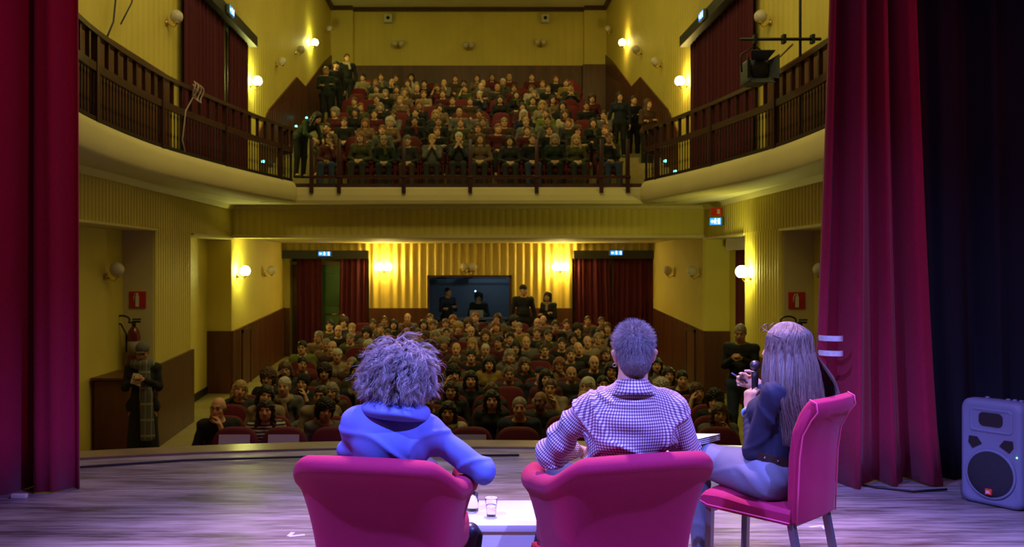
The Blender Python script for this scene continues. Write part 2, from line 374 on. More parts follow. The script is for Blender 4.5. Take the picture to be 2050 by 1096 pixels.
mb = MB(); pr = [(y, z) for y, z in ((17.95, 2.66), (17.36, 2.66), (17.33, 2.72), (17.32, 2.82), (17.33, 2.93), (17.38, 2.97), (17.9, 2.97))]
mb.extr([(-4.4, y, z) for y, z in pr], (8.8, 0, 0)); mb.build('trim_balcony_fascia', M_pale, kind='structure')
# stepped balcony floor
NB = 10; BY = [19.6 + .95 * k for k in range(NB)]; BZ = [3.05 + .33 * k for k in range(NB)]
poly = [(17.5, 2.7), (17.5, 2.98), (19.15, 2.98)]
for k in range(NB):
    if k: poly += [(BY[k] - .45, BZ[k - 1])]
    poly += [(BY[k] - .45, BZ[k])]
poly += [(31.2, BZ[-1]), (31.2, 2.7)]
mb = MB(); mb.extr([(-4.49, y, z) for y, z in poly], (8.98, 0, 0)); mb.build('floor_balcony', M_lino, kind='structure')
mb = MB()
for s in (-1, 1):
    for k in range(1, NB):
        x0, x1 = sorted((s * 3.45, s * 4.46)); mb.box((x0, BY[k] - .78, BZ[k - 1]), (x1, BY[k] - .45, BZ[k - 1] + .165))
mb.build('floor_aisle_steps', M_lino, kind='structure')
# upper back wall and ceiling
mb = MB(); mb.prism(pleats_x(-3.77, 3.77, 31.15, -1, .012, .25, 31.5), 5.8, 10.0)
for s in (-1, 1): x0, x1 = sorted((s * 3.77, s * 4.6)); mb.box((x0, 30.95, 5.8), (x1, 31.5, 10.0))
mb.build('wall_back_balcony', M_panel, kind='structure')
mb = MB(); mb.box((-3.77, 31.06, 5.9), (3.77, 31.12, 8.1))
for s in (-1, 1): x0, x1 = sorted((s * 3.72, s * 4.5)); mb.box((x0, 30.86, 5.9), (x1, 30.94, 8.1))
for k in range(16): mb.box((-3.7 + k * .48, 31.045, 6.0), (-3.68 + k * .48, 31.06, 8.08))
mb.build('trim_wainscot_balcony', M_wood, kind='structure')
mb = MB(); mb.box((-4.6, 7.45, 10.0), (4.6, 31.5, 10.2)); mb.build('ceiling', M_under, kind='structure')
mb = MB()
mb.box((-3.77, 31.0, 9.88), (3.77, 31.15, 10.0))
for s in (-1, 1):
    x0, x1 = sorted((s * 3.77, s * 4.5)); mb.box((x0, 30.82, 9.88), (x1, 30.95, 10.0))
    x0, x1 = sorted((s * 4.38, s * 4.5)); mb.box((x0, 7.5, 9.88), (x1, 30.9, 10.0))
mb.build('trim_ceiling_cornice', M_dwood, kind='structure')
# ------------------------------------------------------------------ curtains
def curtain_mesh(mb, bot, top, y, z0, z1, folds, depth, seed=0, nz=14, dirv=(1, 0), spread=0.0, thick=0.02):
    """a hanging cloth between bot=(a0,a1) and top=(a0,a1) along dirv, folded front to back"""
    rnd = random.Random(seed); n = int(folds * 14)
    ph = [rnd.uniform(-.5, .5) for _ in range(6)]
    def off(u, v):
        uu = u + .018 * math.sin(2 * math.pi * (1.7 * u + ph[0])) + .01 * math.sin(2 * math.pi * (4.3 * u + ph[1]))
        a = math.sin(2 * math.pi * folds * uu + ph[2] * 6); b = math.sin(2 * math.pi * folds * .43 * uu + ph[3] * 6)
        c = math.sin(2 * math.pi * folds * 2.1 * uu + ph[4] * 6 + v * 1.2)
        return depth * ((abs(a) ** .8) * (1 if a > 0 else -1) * .6 + b * .35 + c * .12 * (1 + spread * (1 - v)))
    rows = []
    nx, ny = dirv; px, py = -ny, nx
    for k in range(nz + 1):
        v = k / nz; z = z0 + (z1 - z0) * v; ring = []
        a0 = bot[0] + (top[0] - bot[0]) * v ** .7; a1 = bot[1] + (top[1] - bot[1]) * v ** .7
        for sgn in (0, 1):
            it = range(n + 1) if not sgn else range(n, -1, -1)
            for i in it:
                u = i / n; s = a0 + (a1 - a0) * u; o = off(u, v) + (thick if sgn else 0)
                zz = z + (0.006 + 0.006 * math.sin(u * folds * 5) if k == 0 else 0)
                ring.append((s * nx + o * px, y + s * ny + o * py, zz))
        rows.append(ring)
    nr = len(rows[0]); vs = [p for r in rows for p in r]; fs = []
    for k in range(nz):
        for i in range(nr): j = (i + 1) % nr; fs.append((k * nr + i, k * nr + j, (k + 1) * nr + j, (k + 1) * nr + i))
    fs += [tuple(range(nr))[::-1], tuple(nz * nr + i for i in range(nr))]
    return mb.add(vs, fs, True)

M_redc = mat('crimson_stage_velvet', (0.36, 0.004, 0.04), 0.85, sheen=0.15, noise=0.12, nscale=40, bump=0.1, bscale=200)
M_blackc = mat('black_stage_drape', (0.010, 0.011, 0.018), 0.9, sheen=0.0, bump=0.1, bscale=150)
mb = MB(); curtain_mesh(mb, (-3.75, -2.63), (-3.75, -2.63), 6.3, 0.002, 5.6, 3.4, 0.20, seed=3, spread=.6)
o = mb.build('stage_curtain', M_redc); tag(o, 'crimson velvet stage curtain hanging beside the yellow wall and extinguisher', 'curtain', 'crimson stage curtains')
mb = MB(); curtain_mesh(mb, (2.34, 3.24), (2.55, 2.96), 6.55, 0.002, 5.6, 3.2, 0.16, seed=8, spread=.8)
o = mb.build('stage_curtain', M_redc); tag(o, 'crimson velvet stage curtain with two white tape stripes, beside black drape', 'curtain', 'crimson stage curtains')
M_tape = mat('white_gaffer_tape', (0.75, 0.72, 0.72), 0.5, noise=.2, nscale=30)
for z in (1.02, 0.92):
    mb = MB()
    mb.tube([(2.38, 6.46, z), (2.42, 6.37, z), (2.48, 6.35, z), (2.51, 6.37, z)], .004, 4)
    rows = [[(x, y, z - .018), (x, y, z + .018)] for x, y in ((2.375, 6.44), (2.40, 6.38), (2.44, 6.355), (2.48, 6.35), (2.51, 6.365))]
    mb.grid(rows + [[(x, y - .004, zz) for x, y, zz in r] for r in rows[::-1]], closed_u=True)
    mb.build('tape_stripe', M_tape, o)
mb = MB(); curtain_mesh(mb, (3.12, 4.6), (2.94, 4.6), 6.72, 0.0, 5.6, 6, 0.10, seed=5, spread=.5)
tag(mb.build('stage_drape', M_blackc), 'black masking drape hanging behind the portable loudspeaker', 'curtain')
mb = MB(); curtain_mesh(mb, (3.0, 6.3), (3.0, 6.3), 7.15, 0.0, 5.6, 9, 0.08, seed=6); tag(mb.build('stage_drape', M_blackc), 'plain black drape closing the dark wing behind other drapes', 'curtain')
mb = MB(); curtain_mesh(mb, (-5.6, -3.3), (-5.6, -3.3), 6.75, 0.0, 5.6, 8, 0.08, seed=7); tag(mb.build('stage_drape', M_blackc), 'black drape at the outer edge of the crimson curtain by the extinguisher wall', 'curtain')

# door curtains: under the balcony and on the gallery
def door_drape(label, parts, pelmet, rings=True, group='dark red door curtains'):
    t = thing('door_curtain', label, 'curtain', group=group)
    for i, (bot, top, y, z0, z1, dirv, seed) in enumerate(parts):
        mb = MB(); curtain_mesh(mb, bot, top, y, z0, z1, max(2.5, abs(bot[1] - bot[0]) * 7), 0.035, seed=seed, nz=8, dirv=dirv, thick=.012)
        mb.build('curtain_panel', M_velvet, t)
    mb = MB(); mb.box(*pelmet); mb.build('pelmet', mat('black_pelmet', (0.02, 0.018, 0.014), .5), t)
    return t
door_drape('two dark red door curtains parted over a green exit door under blue sign', [((-4.15, -3.55), (-4.15, -3.55), YB - .17, -.6, 1.70, (1, 0), 1), ((-3.15, -2.45), (-3.1, -2.45), YB - .17, -.6, 1.70, (1, 0), 2)],
           ((-4.5, YB - .25, 1.70), (-2.42, YB - .10, 1.90)))
door_drape('closed wide dark red door curtain beside the booth and standing pair', [((2.56, 3.5), (2.56, 3.4), YB - .17, -.6, 1.70, (1, 0), 3), ((3.45, 4.48), (3.5, 4.48), YB - .15, -.6, 1.70, (1, 0), 4)],
           ((2.54, YB - .25, 1.70), (4.5, YB - .10, 1.90)))
t = door_drape('narrow dark red curtain in the recess beside the lit ribbed pilaster', [((15.6, 17.2), (15.6, 17.2), 0, -1.05, 1.82, (0, 1), 5)], ((4.72, 15.5, 1.80), (4.94, 17.4, 2.04)))
for ch in t.children:
    if ch.name.startswith('curtain_panel'): ch.location = (4.88, 0, 0)
t = door_drape('dark red curtains on the gallery wall below a slanting black pelmet, behind coiled cable', [((14.6, 16.95), (14.6, 16.9), 0, 3.05, 5.9, (0, 1), 6), ((17.2, 18.75), (17.3, 18.75), 0, 3.05, 5.9, (0, 1), 7)], ((-4.49, 14.5, 5.88), (-4.20, 18.9, 6.08)))
for ch in t.children:
    if ch.name.startswith('curtain_panel'): ch.location = (-4.36, 0, 0)
t = door_drape('dark red curtain on the gallery wall behind the hanging grey stage spotlight', [((14.6, 18.75), (14.6, 18.75), 0, 3.05, 5.9, (0, 1), 8)], ((4.20, 14.5, 5.88), (4.49, 18.9, 6.08)))
for ch in t.children:
    if ch.name.startswith('curtain_panel'): ch.location = (4.40, 0, 0)
# doors behind the curtains
def door(n, x0, x1, m, y=YB + .1):
    d = empty('door_%d' % n); d['kind'] = 'structure'
    mb = MB(); mb.rbox((x0, y, -.7), (x1, y + .05, 1.55), .006)
    for z in (-.45, .55): mb.rbox((x0 + .1, y - .012, z), (x1 - .1, y + .02, z + .8), .01)
    mb.build('door_leaf', m, d); mb = MB(); mb.tube([(x0 + .12, y - .06, .35), (x1 - .12, y - .06, .35)], .018); mb.build('door_handle', M_brass, d)
    mb = MB()
    for a, b_ in ((x0 - .08, x0), (x1, x1 + .08)): mb.box((a, y - .03, -.7), (b_, y + .06, 1.63))
    mb.box((x0, y - .03, 1.55), (x1, y + .06, 1.63)); mb.build('door_frame', mat('brown_door_frame', (.13, .08, .03), .5), d)
door(3, -3.6, -2.95, mat('green_door', (0.06, 0.13, 0.03), .5)); door(4, -4.3, -3.75, M_dwood); door(5, 2.7, 3.5, M_dwood)

# ------------------------------------------------------------------ gallery railings
ZR = 3.03
def arc_pts(path, step, start=0.0):
    out = []; acc = start
    d = 0.0
    for i in range(len(path) - 1):
        a, b_ = Vector(path[i]), Vector(path[i + 1]); L = (b_ - a).length
        while acc <= d + L:
            out.append(tuple(a + (b_ - a) * ((acc - d) / L))); acc += step
        d += L
    return out
bal_me = None
for s, side, lab in ((-1, 'left', 'curved dark iron gallery railing in front of the parted gallery curtains and cable coil'), (1, 'right', 'curved dark iron gallery railing below the hanging stage spotlight')):
    path = [(s * (x + .06), y) for x, y in side_curve if y > 7.8]
    t = thing('gallery_railing', lab, 'railing', (path[0][0], path[0][1], ZR), group='curved iron gallery railings')
    off = Vector((path[0][0], path[0][1], ZR))
    def L3(z): return [Vector((x, y, z)) - off for x, y in path]
    def flat(z, hw, hh):
        mb = MB(); rows = []
        P = L3(z)
        for i, p in enumerate(P):
            a = P[max(i - 1, 0)]; b_ = P[min(i + 1, len(P) - 1)]; tt = (b_ - a).normalized(); nn = Vector((-tt.y, tt.x, 0))
            rows.append([p + nn * a_ + Vector((0, 0, b2)) for a_, b2 in ((-hw, -hh), (hw, -hh), (hw, hh), (-hw, hh), (-hw, -hh))])
        mb.grid(rows, smooth=False); return mb
    flat(ZR + .93, .045, .028).build('handrail', M_railw, t)
    flat(ZR + .57, .025, .045).build('middle_rail', M_railw, t)
    flat(ZR + .03, .02, .02).build('bottom_rail', M_rail, t)
    if bal_me is None:
        mb = MB(); mb.lathe([(.008, 0), (.008, .12), (.013, .16), (.008, .2), (.008, .38), (.013, .42), (.008, .46), (.008, .52)], 6); bal_me = mb.mesh('baluster'); bal_me.materials.append(M_rail)
        mb = MB(); mb.box((-.022, -.022, 0), (.022, .022, .34)); post_me = mb.mesh('short_post'); post_me.materials.append(M_railw)
        mb = MB(); mb.box((-.035, -.035, 0), (.035, .035, .95)); big_me = mb.mesh('newel_post'); big_me.materials.append(M_railw)
    for (x, y) in arc_pts(path, .104, .05):
        o = bpy.data.objects.new('baluster', bal_me); COL.objects.link(o); o.parent = t; o.location = (x - off.x, y - off.y, .04)
    for (x, y) in arc_pts(path, .31, .1):
        o = bpy.data.objects.new('short_post', post_me); COL.objects.link(o); o.parent = t; o.location = (x - off.x, y - off.y, .58)
    for q in (.02, 2.2, 4.4, 6.6, 8.8, 10.35):
        pp = arc_pts(path, 99, q)
        if pp: o = bpy.data.objects.new('newel_post', big_me); COL.objects.link(o); o.parent = t; o.location = (pp[0][0] - off.x, pp[0][1] - off.y, -.01)
# glass balustrade across the balcony front
t = thing('glass_balustrade', 'clear glass balustrade with dark red-brown posts across the balcony front', 'railing', (0, 17.42, 2.97))
for x in (-2.86, -2.36, -1.18, 0.03, 1.24, 2.42, 2.90):
    mb = MB(); mb.rbox((x - .035, -.16, -.12), (x + .035, -.10, .86), .006); mb.rbox((x - .05, -.175, .15), (x + .05, -.085, .19), .004); mb.build('post', M_railw, t)
mb = MB(); mb.box((-2.9, -.145, .14), (2.95, -.115, .20)); mb.build('bottom_rail', M_railw, t)
mb = MB(); mb.box((-3.3, -.05, -.02), (3.3, -.0, .06)); mb.build('kerb', M_dwood, t)
mg = mat('balustrade_glass', (0.85, 0.92, 0.85), 0.03, trans=1.0, ior=1.15)
xs_ = (-2.86, -2.36, -1.18, 0.03, 1.24, 2.42, 2.90)
for a, b_ in zip(xs_, xs_[1:]):
    mb = MB(); mb.box((a + .04, -.135, .21), (b_ - .04, -.125, .88)); mb.build('glass_pane', mg, t)

# ------------------------------------------------------------------ wall lamps
def sconce(label, loc, ang, n=1, lit=0, zup=0.0):
    """loc on the wall; ang = direction the lamp projects (degrees, 0 = +X)"""
    t = thing('wall_lamp', label, 'lamp', loc, R(ang), 'opal globe wall lamps')
    mb = MB(); M = Matrix.Rotation(R(90), 3, 'Y'); mb.lathe([(.045, 0), (.05, .012), (.03, .025), (.012, .03)], 14, (0, 0, -.05), M); mb.build('backplate', M_brass, t)
    offs = [0] if n == 1 else [-.105, .105]
    for dy in offs:
        mb = MB(); mb.tube([(.02, 0, -.05), (.07, dy * .4, -.10), (.12, dy * .85, -.11), (.15, dy, -.07), (.15, dy, -.05)], .009, 6)
        mb.lathe([(.012, -.07), (.042, -.06), (.046, -.035), (.03, -.03)], 12, (.15, dy, 0)); mb.build('arm', M_brass, t)
        g = MB(); g.ball((.15, dy, .045), .098, 14)
        gm = (M_glass_off, M_glass_on, M_glass_on2)[lit]; g.build('globe', gm, t)
    return t
sconce('lit single globe lamp beside the recess of the unlit corridor wall', (-4.47, 18.35, 1.38), 0, 1, 2)
sconce('unlit globe lamp in front of the door with parted curtains', (-4.47, 20.8, 1.38), 0, 1, 0)
sconce('unlit globe lamp casting a shadow above the fire extinguisher sign', (-4.93, 12.9, 1.42), 0, 1, 0)
sconce('lit double globe lamp on gold panels near the green door', (-2.05, YB - .07, 1.46), -90, 2, 1)
sconce('lit double globe lamp on gold panels near the closed wide curtain', (2.22, YB - .07, 1.46), -90, 2, 1)
sconce('unlit double globe lamp above the dark booth window', (0, YB - .07, 1.46), -90, 2, 0)
sconce('unlit globe lamp nearest the closed wide door curtain', (4.47, 20.6, 1.38), 180, 1, 0)
sconce('unlit globe lamp between the closed curtain corner and wall recess', (4.47, 18.35, 1.38), 180, 1, 0)
sconce('lit large globe lamp on the ribbed pilaster by narrow red curtain', (4.47, 15.0, 1.38), 180, 1, 2)
sconce('unlit globe lamp half hidden by the striped crimson curtain', (4.93, 12.9, 1.42), 180, 1, 0)
for s, sd in ((-1, 'parted gallery curtains'), (1, 'gallery curtain behind the spotlight')):
    a = 0 if s < 0 else 180; x = s * 4.49
    sconce('unlit globe lamp high on the gallery wall before the ' + sd, (x, 14.1, 5.18), a, 1, 0)
    sconce('lit globe lamp just past the edge of the ' + sd, (x, 19.5, 5.28), a, 1, 2 if s < 0 else 1)
    sconce('unlit globe lamp above the zigzag panelling past the ' + sd, (x, 22.1, 6.25), a, 1, 0)
    sconce('small unlit globe lamp next to the bright one past ' + sd, (x, 24.6, 7.1), a, 1, 0)
    sconce('lit globe lamp streaking the upper balcony wall past the ' + sd, (x, 26.8, 7.80), a, 1, 2 if s < 0 else 1)
    sconce('unlit globe lamp in the balcony corner past the ' + sd, (x, 29.6, 8.9), a, 1, 0)
sconce('unlit double lamp on the balcony back wall, nearest the coat-wearing group', (-2.3, 31.1, 8.75), -90, 2, 0)
sconce('unlit double lamp centred on the balcony back wall', (0, 31.1, 8.7), -90, 2, 0)
sconce('unlit double lamp on the balcony back wall, farthest from coat-wearing group', (2.35, 31.1, 8.8), -90, 2, 0)
# speaker boxes on the upper back wall
for x, l in ((-2.62, 'small white wall camera box above the unlit lamp nearest the coats'), (2.5, 'small white wall camera box above the lamp farthest from the coats')):
    t = thing('wall_camera', l, 'camera', (x, 31.0, 9.62), group='white boxes under the cornice')
    mb = MB(); mb.rbox((-.13, -.12, -.14), (.13, .1, .12), .012); mb.build('housing', mat('white_box', (.6, .58, .45), .5), t)
    mb = MB(); mb.lathe([(.055, 0), (.06, .02), (.04, .05)], 12, (0, -.1, .0), Matrix.Rotation(R(90), 3, 'X')); mb.build('lens', M_black, t)

# ------------------------------------------------------------------ exit signs
M_blue = mat('lit_blue_sign', (0.02, 0.1, 0.9), .4, emit=(0.03, 0.22, 1.0), estr=2.2)
M_signw = mat('lit_white_symbol', (0.9, 0.95, 1.0), .4, emit=(0.6, 0.85, 1.0), estr=3.0)
def exit_sign(label, loc, rz, wd=.34, ht=.13):
    t = thing('exit_sign', label, 'sign', loc, rz, 'blue lit exit signs')
    mb = MB(); mb.rbox((-wd / 2, 0, -ht / 2), (wd / 2, .05, ht / 2), .006); mb.build('housing', mat('grey_sign_housing', (.10, .16, .12), .5), t)
    mb = MB(); mb.box((-wd / 2 + .03, -.006, -ht / 2 + .015), (wd / 2 - .03, 0, ht / 2 - .015)); p = mb.build('sign_panel', M_blue, t)
    mb = MB(); y0, y1 = -.009, -.006
    u = ht / 10
    # running figure
    mb.lathe([(.001, 0), (u * .9, 0), (u * .9, .003), (.001, .003)], 10, (0, -.006, u * 2.6), Matrix.Rotation(R(90), 3, 'X'))
    for a, b_ in (((0, 1.6), (-.6, -.6)), ((-.6, -.6), (1.0, -1.6)), ((1.0, -1.6), (.6, -3.2)), ((-.6, -.6), (-1.6, -2.6)), ((0, 1.3), (1.8, .2)), ((0, 1.3), (-1.8, .6))):
        mb.tube([(a[0] * u, -.008, a[1] * u), (b_[0] * u, -.008, b_[1] * u)], u * .35, 5)
    mb.build('figure_symbol', M_signw, p)
    mb = MB(); x = wd / 2 - .085; mb.box((x, y0, -3 * u), (x + .036, y1, 3 * u)); mb.build('door_symbol', M_signw, p)
    mb = MB(); x = -wd / 2 + .045; mb.extr([(x, -.006, 0), (x + .03, -.006, 2.2 * u), (x + .03, -.006, .8 * u), (x + .06, -.006, .8 * u), (x + .06, -.006, -.8 * u), (x + .03, -.006, -.8 * u), (x + .03, -.006, -2.2 * u)], (0, -.003, 0)); mb.build('arrow_symbol', M_signw, p)
    return t
exit_sign('blue lit exit sign on the pelmet above the parted curtains', (-3.46, YB - .31, 1.82), 0)
exit_sign('blue lit exit sign on the pelmet above the closed wide curtain', (3.55, YB - .31, 1.84), 0)
exit_sign('blue lit exit sign under a red sign beside the ribbed wall', (4.32, 16.6, 2.30), R(-35), .26, .15)
exit_sign('blue lit exit sign high on the gallery pelmet over parted curtains', (-4.14, 16.6, 5.98), R(90), .36, .16)
exit_sign('blue lit exit sign high on the gallery pelmet near the spotlight', (4.14, 16.9, 5.98), R(-90), .36, .16)
M_redsign = mat('red_sign', (0.50, 0.02, 0.015), .4)
t = thing('warning_sign', 'small dark red sign mounted above a blue lit exit sign', 'sign', (4.33, 16.6, 2.47), R(-35))
mb = MB(); mb.rbox((-.10, 0, -.07), (.10, .05, .07), .005); mb.build('sign_panel', M_redsign, t); mb = MB(); mb.box((.02, -.004, -.04), (.07, 0, .04)); mb.build('symbol', mat('pale_symbol', (.5, .42, .3), .5), t)

# ------------------------------------------------------------------ fire points
M_sw = mat('white_symbol', (.75, .68, .55), .5)
def ext_symbol(mb, u):
    mb.extr([(-.55 * u, -.006, -2.2 * u), (.55 * u, -.006, -2.2 * u), (.6 * u, -.006, 1.0 * u), (.3 * u, -.006, 1.7 * u), (.3 * u, -.006, 2.2 * u), (-.3 * u, -.006, 2.2 * u), (-.3 * u, -.006, 1.7 * u), (-.6 * u, -.006, 1.0 * u)], (0, -.003, 0))
    mb.tube([(.3 * u, -.008, 2.1 * u), (-.7 * u, -.008, 2.0 * u), (-1.1 * u, -.008, .9 * u), (-1.1 * u, -.008, -.6 * u)], .13 * u, 5)
def fire_point(x, y, z, lab):
    t = thing('fire_sign', 'square red sign with white extinguisher symbol ' + lab, 'sign', (x, y, z), group='fire extinguisher signs')
    mb = MB(); mb.rbox((-.12, 0, -.12), (.12, .012, .12), .003); p = mb.build('sign_panel', M_redsign, t)
    mb = MB(); ext_symbol(mb, .045); mb.build('extinguisher_symbol', M_sw, p)
    t = thing('fire_extinguisher', 'red fire extinguisher with coiled black hose ' + lab, 'extinguisher', (x, y - .142, z - .98), group='wall fire extinguishers')
    mb = MB(); mb.lathe([(.075, 0), (.088, .02), (.09, .06), (.09, .46), (.078, .54), (.045, .59), (.025, .61)], 20); c = mb.build('cylinder', mat('red_extinguisher', (.12, .008, .007), .3, coat=.4), t)
    mb = MB(); mb.lathe([(.0915, .2), (.0915, .40)], 20); mb.build('paper_label', mat('pale_label', (.25, .22, .17), .6), c)
    mb = MB(); mb.lathe([(.025, .6), (.03, .62), (.03, .66), (.015, .68)], 10); mb.rbox((-.02, -.02, .66), (.09, .02, .69), .004); mb.rbox((-.02, -.015, .70), (.10, .015, .72), .004); mb.build('valve', M_black, t)
    mb = MB(); P = [(-.02, 0, .66)] + [(-.17 + .11 * math.cos(a), 0, .70 + .06 * math.sin(a)) for a in np.linspace(-.6, 4.6, 14)] + [(-.1, -.02, .5), (-.095, -.03, .25)]
    mb.tube(P, .013, 8); mb.build('hose', M_black, t)
    mb = MB(); mb.box((-.03, .09, .35), (.03, .14, .5)); mb.build('wall_bracket', M_black, t)
fire_point(-4.74, 13.585, 1.03, 'on the pale pier beside the scarf wearer')
fire_point(4.70, 13.585, 1.02, 'on the wall beside the striped crimson curtain')
t = thing('fire_sign', 'dim red sign with white symbol at the balcony back beside standing coats', 'sign', (-3.35, 31.02, 7.45))
mb = MB(); mb.rbox((-.16, 0, -.16), (.16, .02, .16), .003); p = mb.build('sign_panel', M_redsign, t); mb = MB(); ext_symbol(mb, .055); mb.build('extinguisher_symbol', M_sw, p)
t = thing('fire_sign', 'dim sign with white symbol at the balcony back beside steps', 'sign', (3.3, 31.02, 7.45))
mb = MB(); mb.rbox((-.16, 0, -.16), (.16, .02, .16), .003); p = mb.build('sign_panel', M_redsign, t); mb = MB(); ext_symbol(mb, .055); mb.build('extinguisher_symbol', M_sw, p)
# pale pier faces where the fire points hang
for s, sd in ((-1, 'left'), (1, 'right')):
    x0, x1 = sorted((s * 4.52, s * 4.95)); mb = MB(); mb.box((x0, 13.60, -1.1), (x1, 13.625, 2.05)); mb.build('wall_pier_' + sd, M_pale, kind='structure')
mb = MB(); mb.rbox((-4.9, 12.4, -1.12), (-4.42, 13.3, 0.02), .02); mb.box((-4.93, 12.37, .02), (-4.39, 13.33, .05))
tag(mb.build('wooden_cabinet', M_wood), 'plain brown wooden cabinet in the alcove behind the scarf wearer', 'cabinet')

# hanging cables and spotlight rig on the galleries
mb = MB(); mb.tube([(-4.42, 11.9, 6.6), (-4.40, 11.9, 5.6), (-4.38, 11.8, 4.9), (-4.34, 11.6, 4.5), (-4.3, 11.3, 4.25)], .012, 6); tag(mb.build('hanging_cable', M_black), 'dark cable hanging down the gallery wall above the railing', 'cable', 'hanging cables')
mb = MB(); mb.tube([(-4.25, 12.4, 6.6), (-4.3, 12.4, 5.5), (-4.33, 12.2, 4.9), (-4.36, 11.9, 4.55)], .01, 6); tag(mb.build('hanging_cable', M_black), 'thin second cable hanging beside the darker gallery cable', 'cable', 'hanging cables')
mb = MB()
P = [Vector((-3.72, 12.9, 4.0)) + Vector((.02 * math.sin(a * 3), .11 * math.cos(a) + a * .02, -.1 + .13 * math.sin(a))) for a in np.linspace(0, 14, 60)]
mb.tube([Vector((-3.85, 13.2, 3.97)), Vector((-3.8, 13.1, 4.02))] + P + [Vector((-3.80, 12.75, 3.6)), Vector((-3.83, 12.7, 3.2)), Vector((-3.8, 12.72, 3.05))], .010, 6)
tag(mb.build('coiled_cable', mat('pale_cable', (.42, .30, .25), .5)), 'pale coiled cable looped over the curved gallery handrail', 'cable')
t = thing('lighting_bar', 'black pipe with clamps held over the gallery railing on a stand', 'pipe', (4.12, 11.9, 3.03))
Yb = 0.0
mb = MB(); mb.tube([(.30, 0, 1.33), (-.70, .05, 1.34)], .02, 8); mb.build('crossbar', M_black, t)
mb = MB(); mb.tube([(.06, .06, 0), (.06, .06, 3.4)], .018, 8); mb.build('upright', M_black, t)
for x in (.20, -.16, -.52):
    mb = MB(); mb.box((x - .02, -.02, 1.28), (x + .02, .07, 1.39)); mb.build('clamp', M_black, t)
t = thing('stage_spotlight', 'grey stage spotlight with barn doors hanging above the gallery railing', 'spotlight', (3.60, 11.95, 3.955))
M_sp = mat('grey_lamp_housing', (.075, .085, .08), .45, noise=.15)
mb = MB(); mb.rbox((-.13, -.18, -.16), (.13, .2, .14), .03); mb.build('housing', M_sp, t)
mb = MB(); mb.lathe([(.11, 0), (.12, .02), (.12, .06), (.10, .07)], 18, (0, -.17, -.01), Matrix.Rotation(R(90), 3, 'X')); mb.build('lens_ring', M_black, t)
for i in range(4):
    mb = MB(); Mx = Matrix.Rotation(i * math.pi / 2, 3, 'Y')
    P = [Mx @ Vector(p) for p in ((-.10, -.2, .11), (.10, -.2, .11), (.15, -.36, .2), (-.15, -.36, .2))]; nn = (P[1] - P[0]).cross(P[3] - P[0]).normalized() * .006
    mb.extr(P, nn); mb.build('barn_door', M_sp, t)
mb = MB(); mb.tube([(-.16, 0, 0), (-.17, .0, .22), (0, 0, .33), (.17, 0, .22), (.16, 0, 0)], .012, 6); mb.tube([(0, 0, .33), (0, .0, .40)], .02, 6); mb.build('yoke', M_black, t)
mb = MB(); mb.tube([(3.68, 12.0, 4.13), (3.8, 12.02, 4.11), (3.95, 12.02, 4.17), (4.10, 12.0, 4.32)], .011, 6); tag(mb.build('lamp_cable', mat('tan_cable', (.25, .16, .06), .5)), 'tan cable drooping between the spotlight and its black pipe', 'cable')
# glass beakers / lights along the balcony steps (small cyan markers)
M_cy = mat('cyan_step_light', (.1, .8, .8), .4, emit=(.15, 1.0, .85), estr=5)
for i, (x, y, z, l) in enumerate([(-4.2, 24.6, 5.35, 'upper cyan step light beside the bending person in dark green'), (-4.25, 23.4, 4.95, 'lower cyan step light beside the bending person in dark green'),
                                  (-3.55, 16.4, 3.3, 'cyan marker light behind the railing curve below the bending person'), (3.42, 16.5, 3.32, 'cyan marker light at the railing curve beside the standing trio'),
                                  (3.55, 16.3, 3.12, 'lower cyan marker light behind railing curve below the standing trio'), (3.55, 29.0, 6.035, 'cyan step light at the top of the aisle behind the standing trio')]):
    t = thing('step_light', l, 'light', (x, y, z), group='small cyan step lights')
    mb = MB(); mb.lathe([(.028, 0), (.03, .03), (.02, .045)], 10); mb.build('diffuser', M_cy, t); mb = MB(); mb.lathe([(.035, -.015), (.035, 0)], 10); mb.build('base', M_black, t)

# booth contents: pendant track with two fittings, desk, laptop, small lamp
t = thing('desk', 'pale booth desk behind the glass carrying a laptop', 'desk', (.1, YB + .75, -.6))
mb = MB(); mb.rbox((-.9, -.25, .78), (.9, .35, .82), .006); mb.build('desk_top', mat('booth_desk', (.2, .17, .15), .5), t)
for x in (-.85, .85):
    for y in (-.2, .3): mb = MB(); mb.box((x - .02, y - .02, 0), (x + .02, y + .02, .78)); mb.build('leg', M_black, t)
t = thing('laptop', 'open pale laptop on the booth desk in front of operator', 'laptop', (.2, YB + .62, .225))
mb = MB(); mb.rbox((-.17, -.02, 0), (.17, .2, .018), .004); mb.build('keyboard_base', mat('silver', (.45, .43, .42), .4, metal=.5), t)
mb = MB(); mb.rbox((-.17, -.06, .01), (.17, -.045, .2), .004); mb.build('screen_lid', mat('pale_lid', (.5, .42, .38), .4), t)
t = thing('track_light', 'dark ceiling track with two spot fittings seen through booth glass', 'light', (.0, YB + 2.2, 1.2))
mb = MB(); mb.box((-.95, -.01, -.01), (1.0, .01, .01)); mb.build('track', M_black, t)
for x in (-.72, -.02): mb = MB(); mb.rbox((x - .13, -.05, .0), (x + .13, .05, .08), .01); mb.build('fitting', M_black, t)
mb = MB(); mb.ball((.17, YB + .5, .90), .02, 8); tag(mb.build('indicator_lamp', mat('bright_blue_white', (.6, .8, 1), .3, emit=(.45, .75, 1), estr=25)), 'tiny bright blue-white lamp glowing inside the booth', 'lamp')
mb = MB(); mb.ball((.19, YB - .12, .16), .022, 8); tag(mb.build('indicator_lamp', mat('bright_blue_white')), 'tiny blue-white light on the sill under the booth glass', 'lamp')

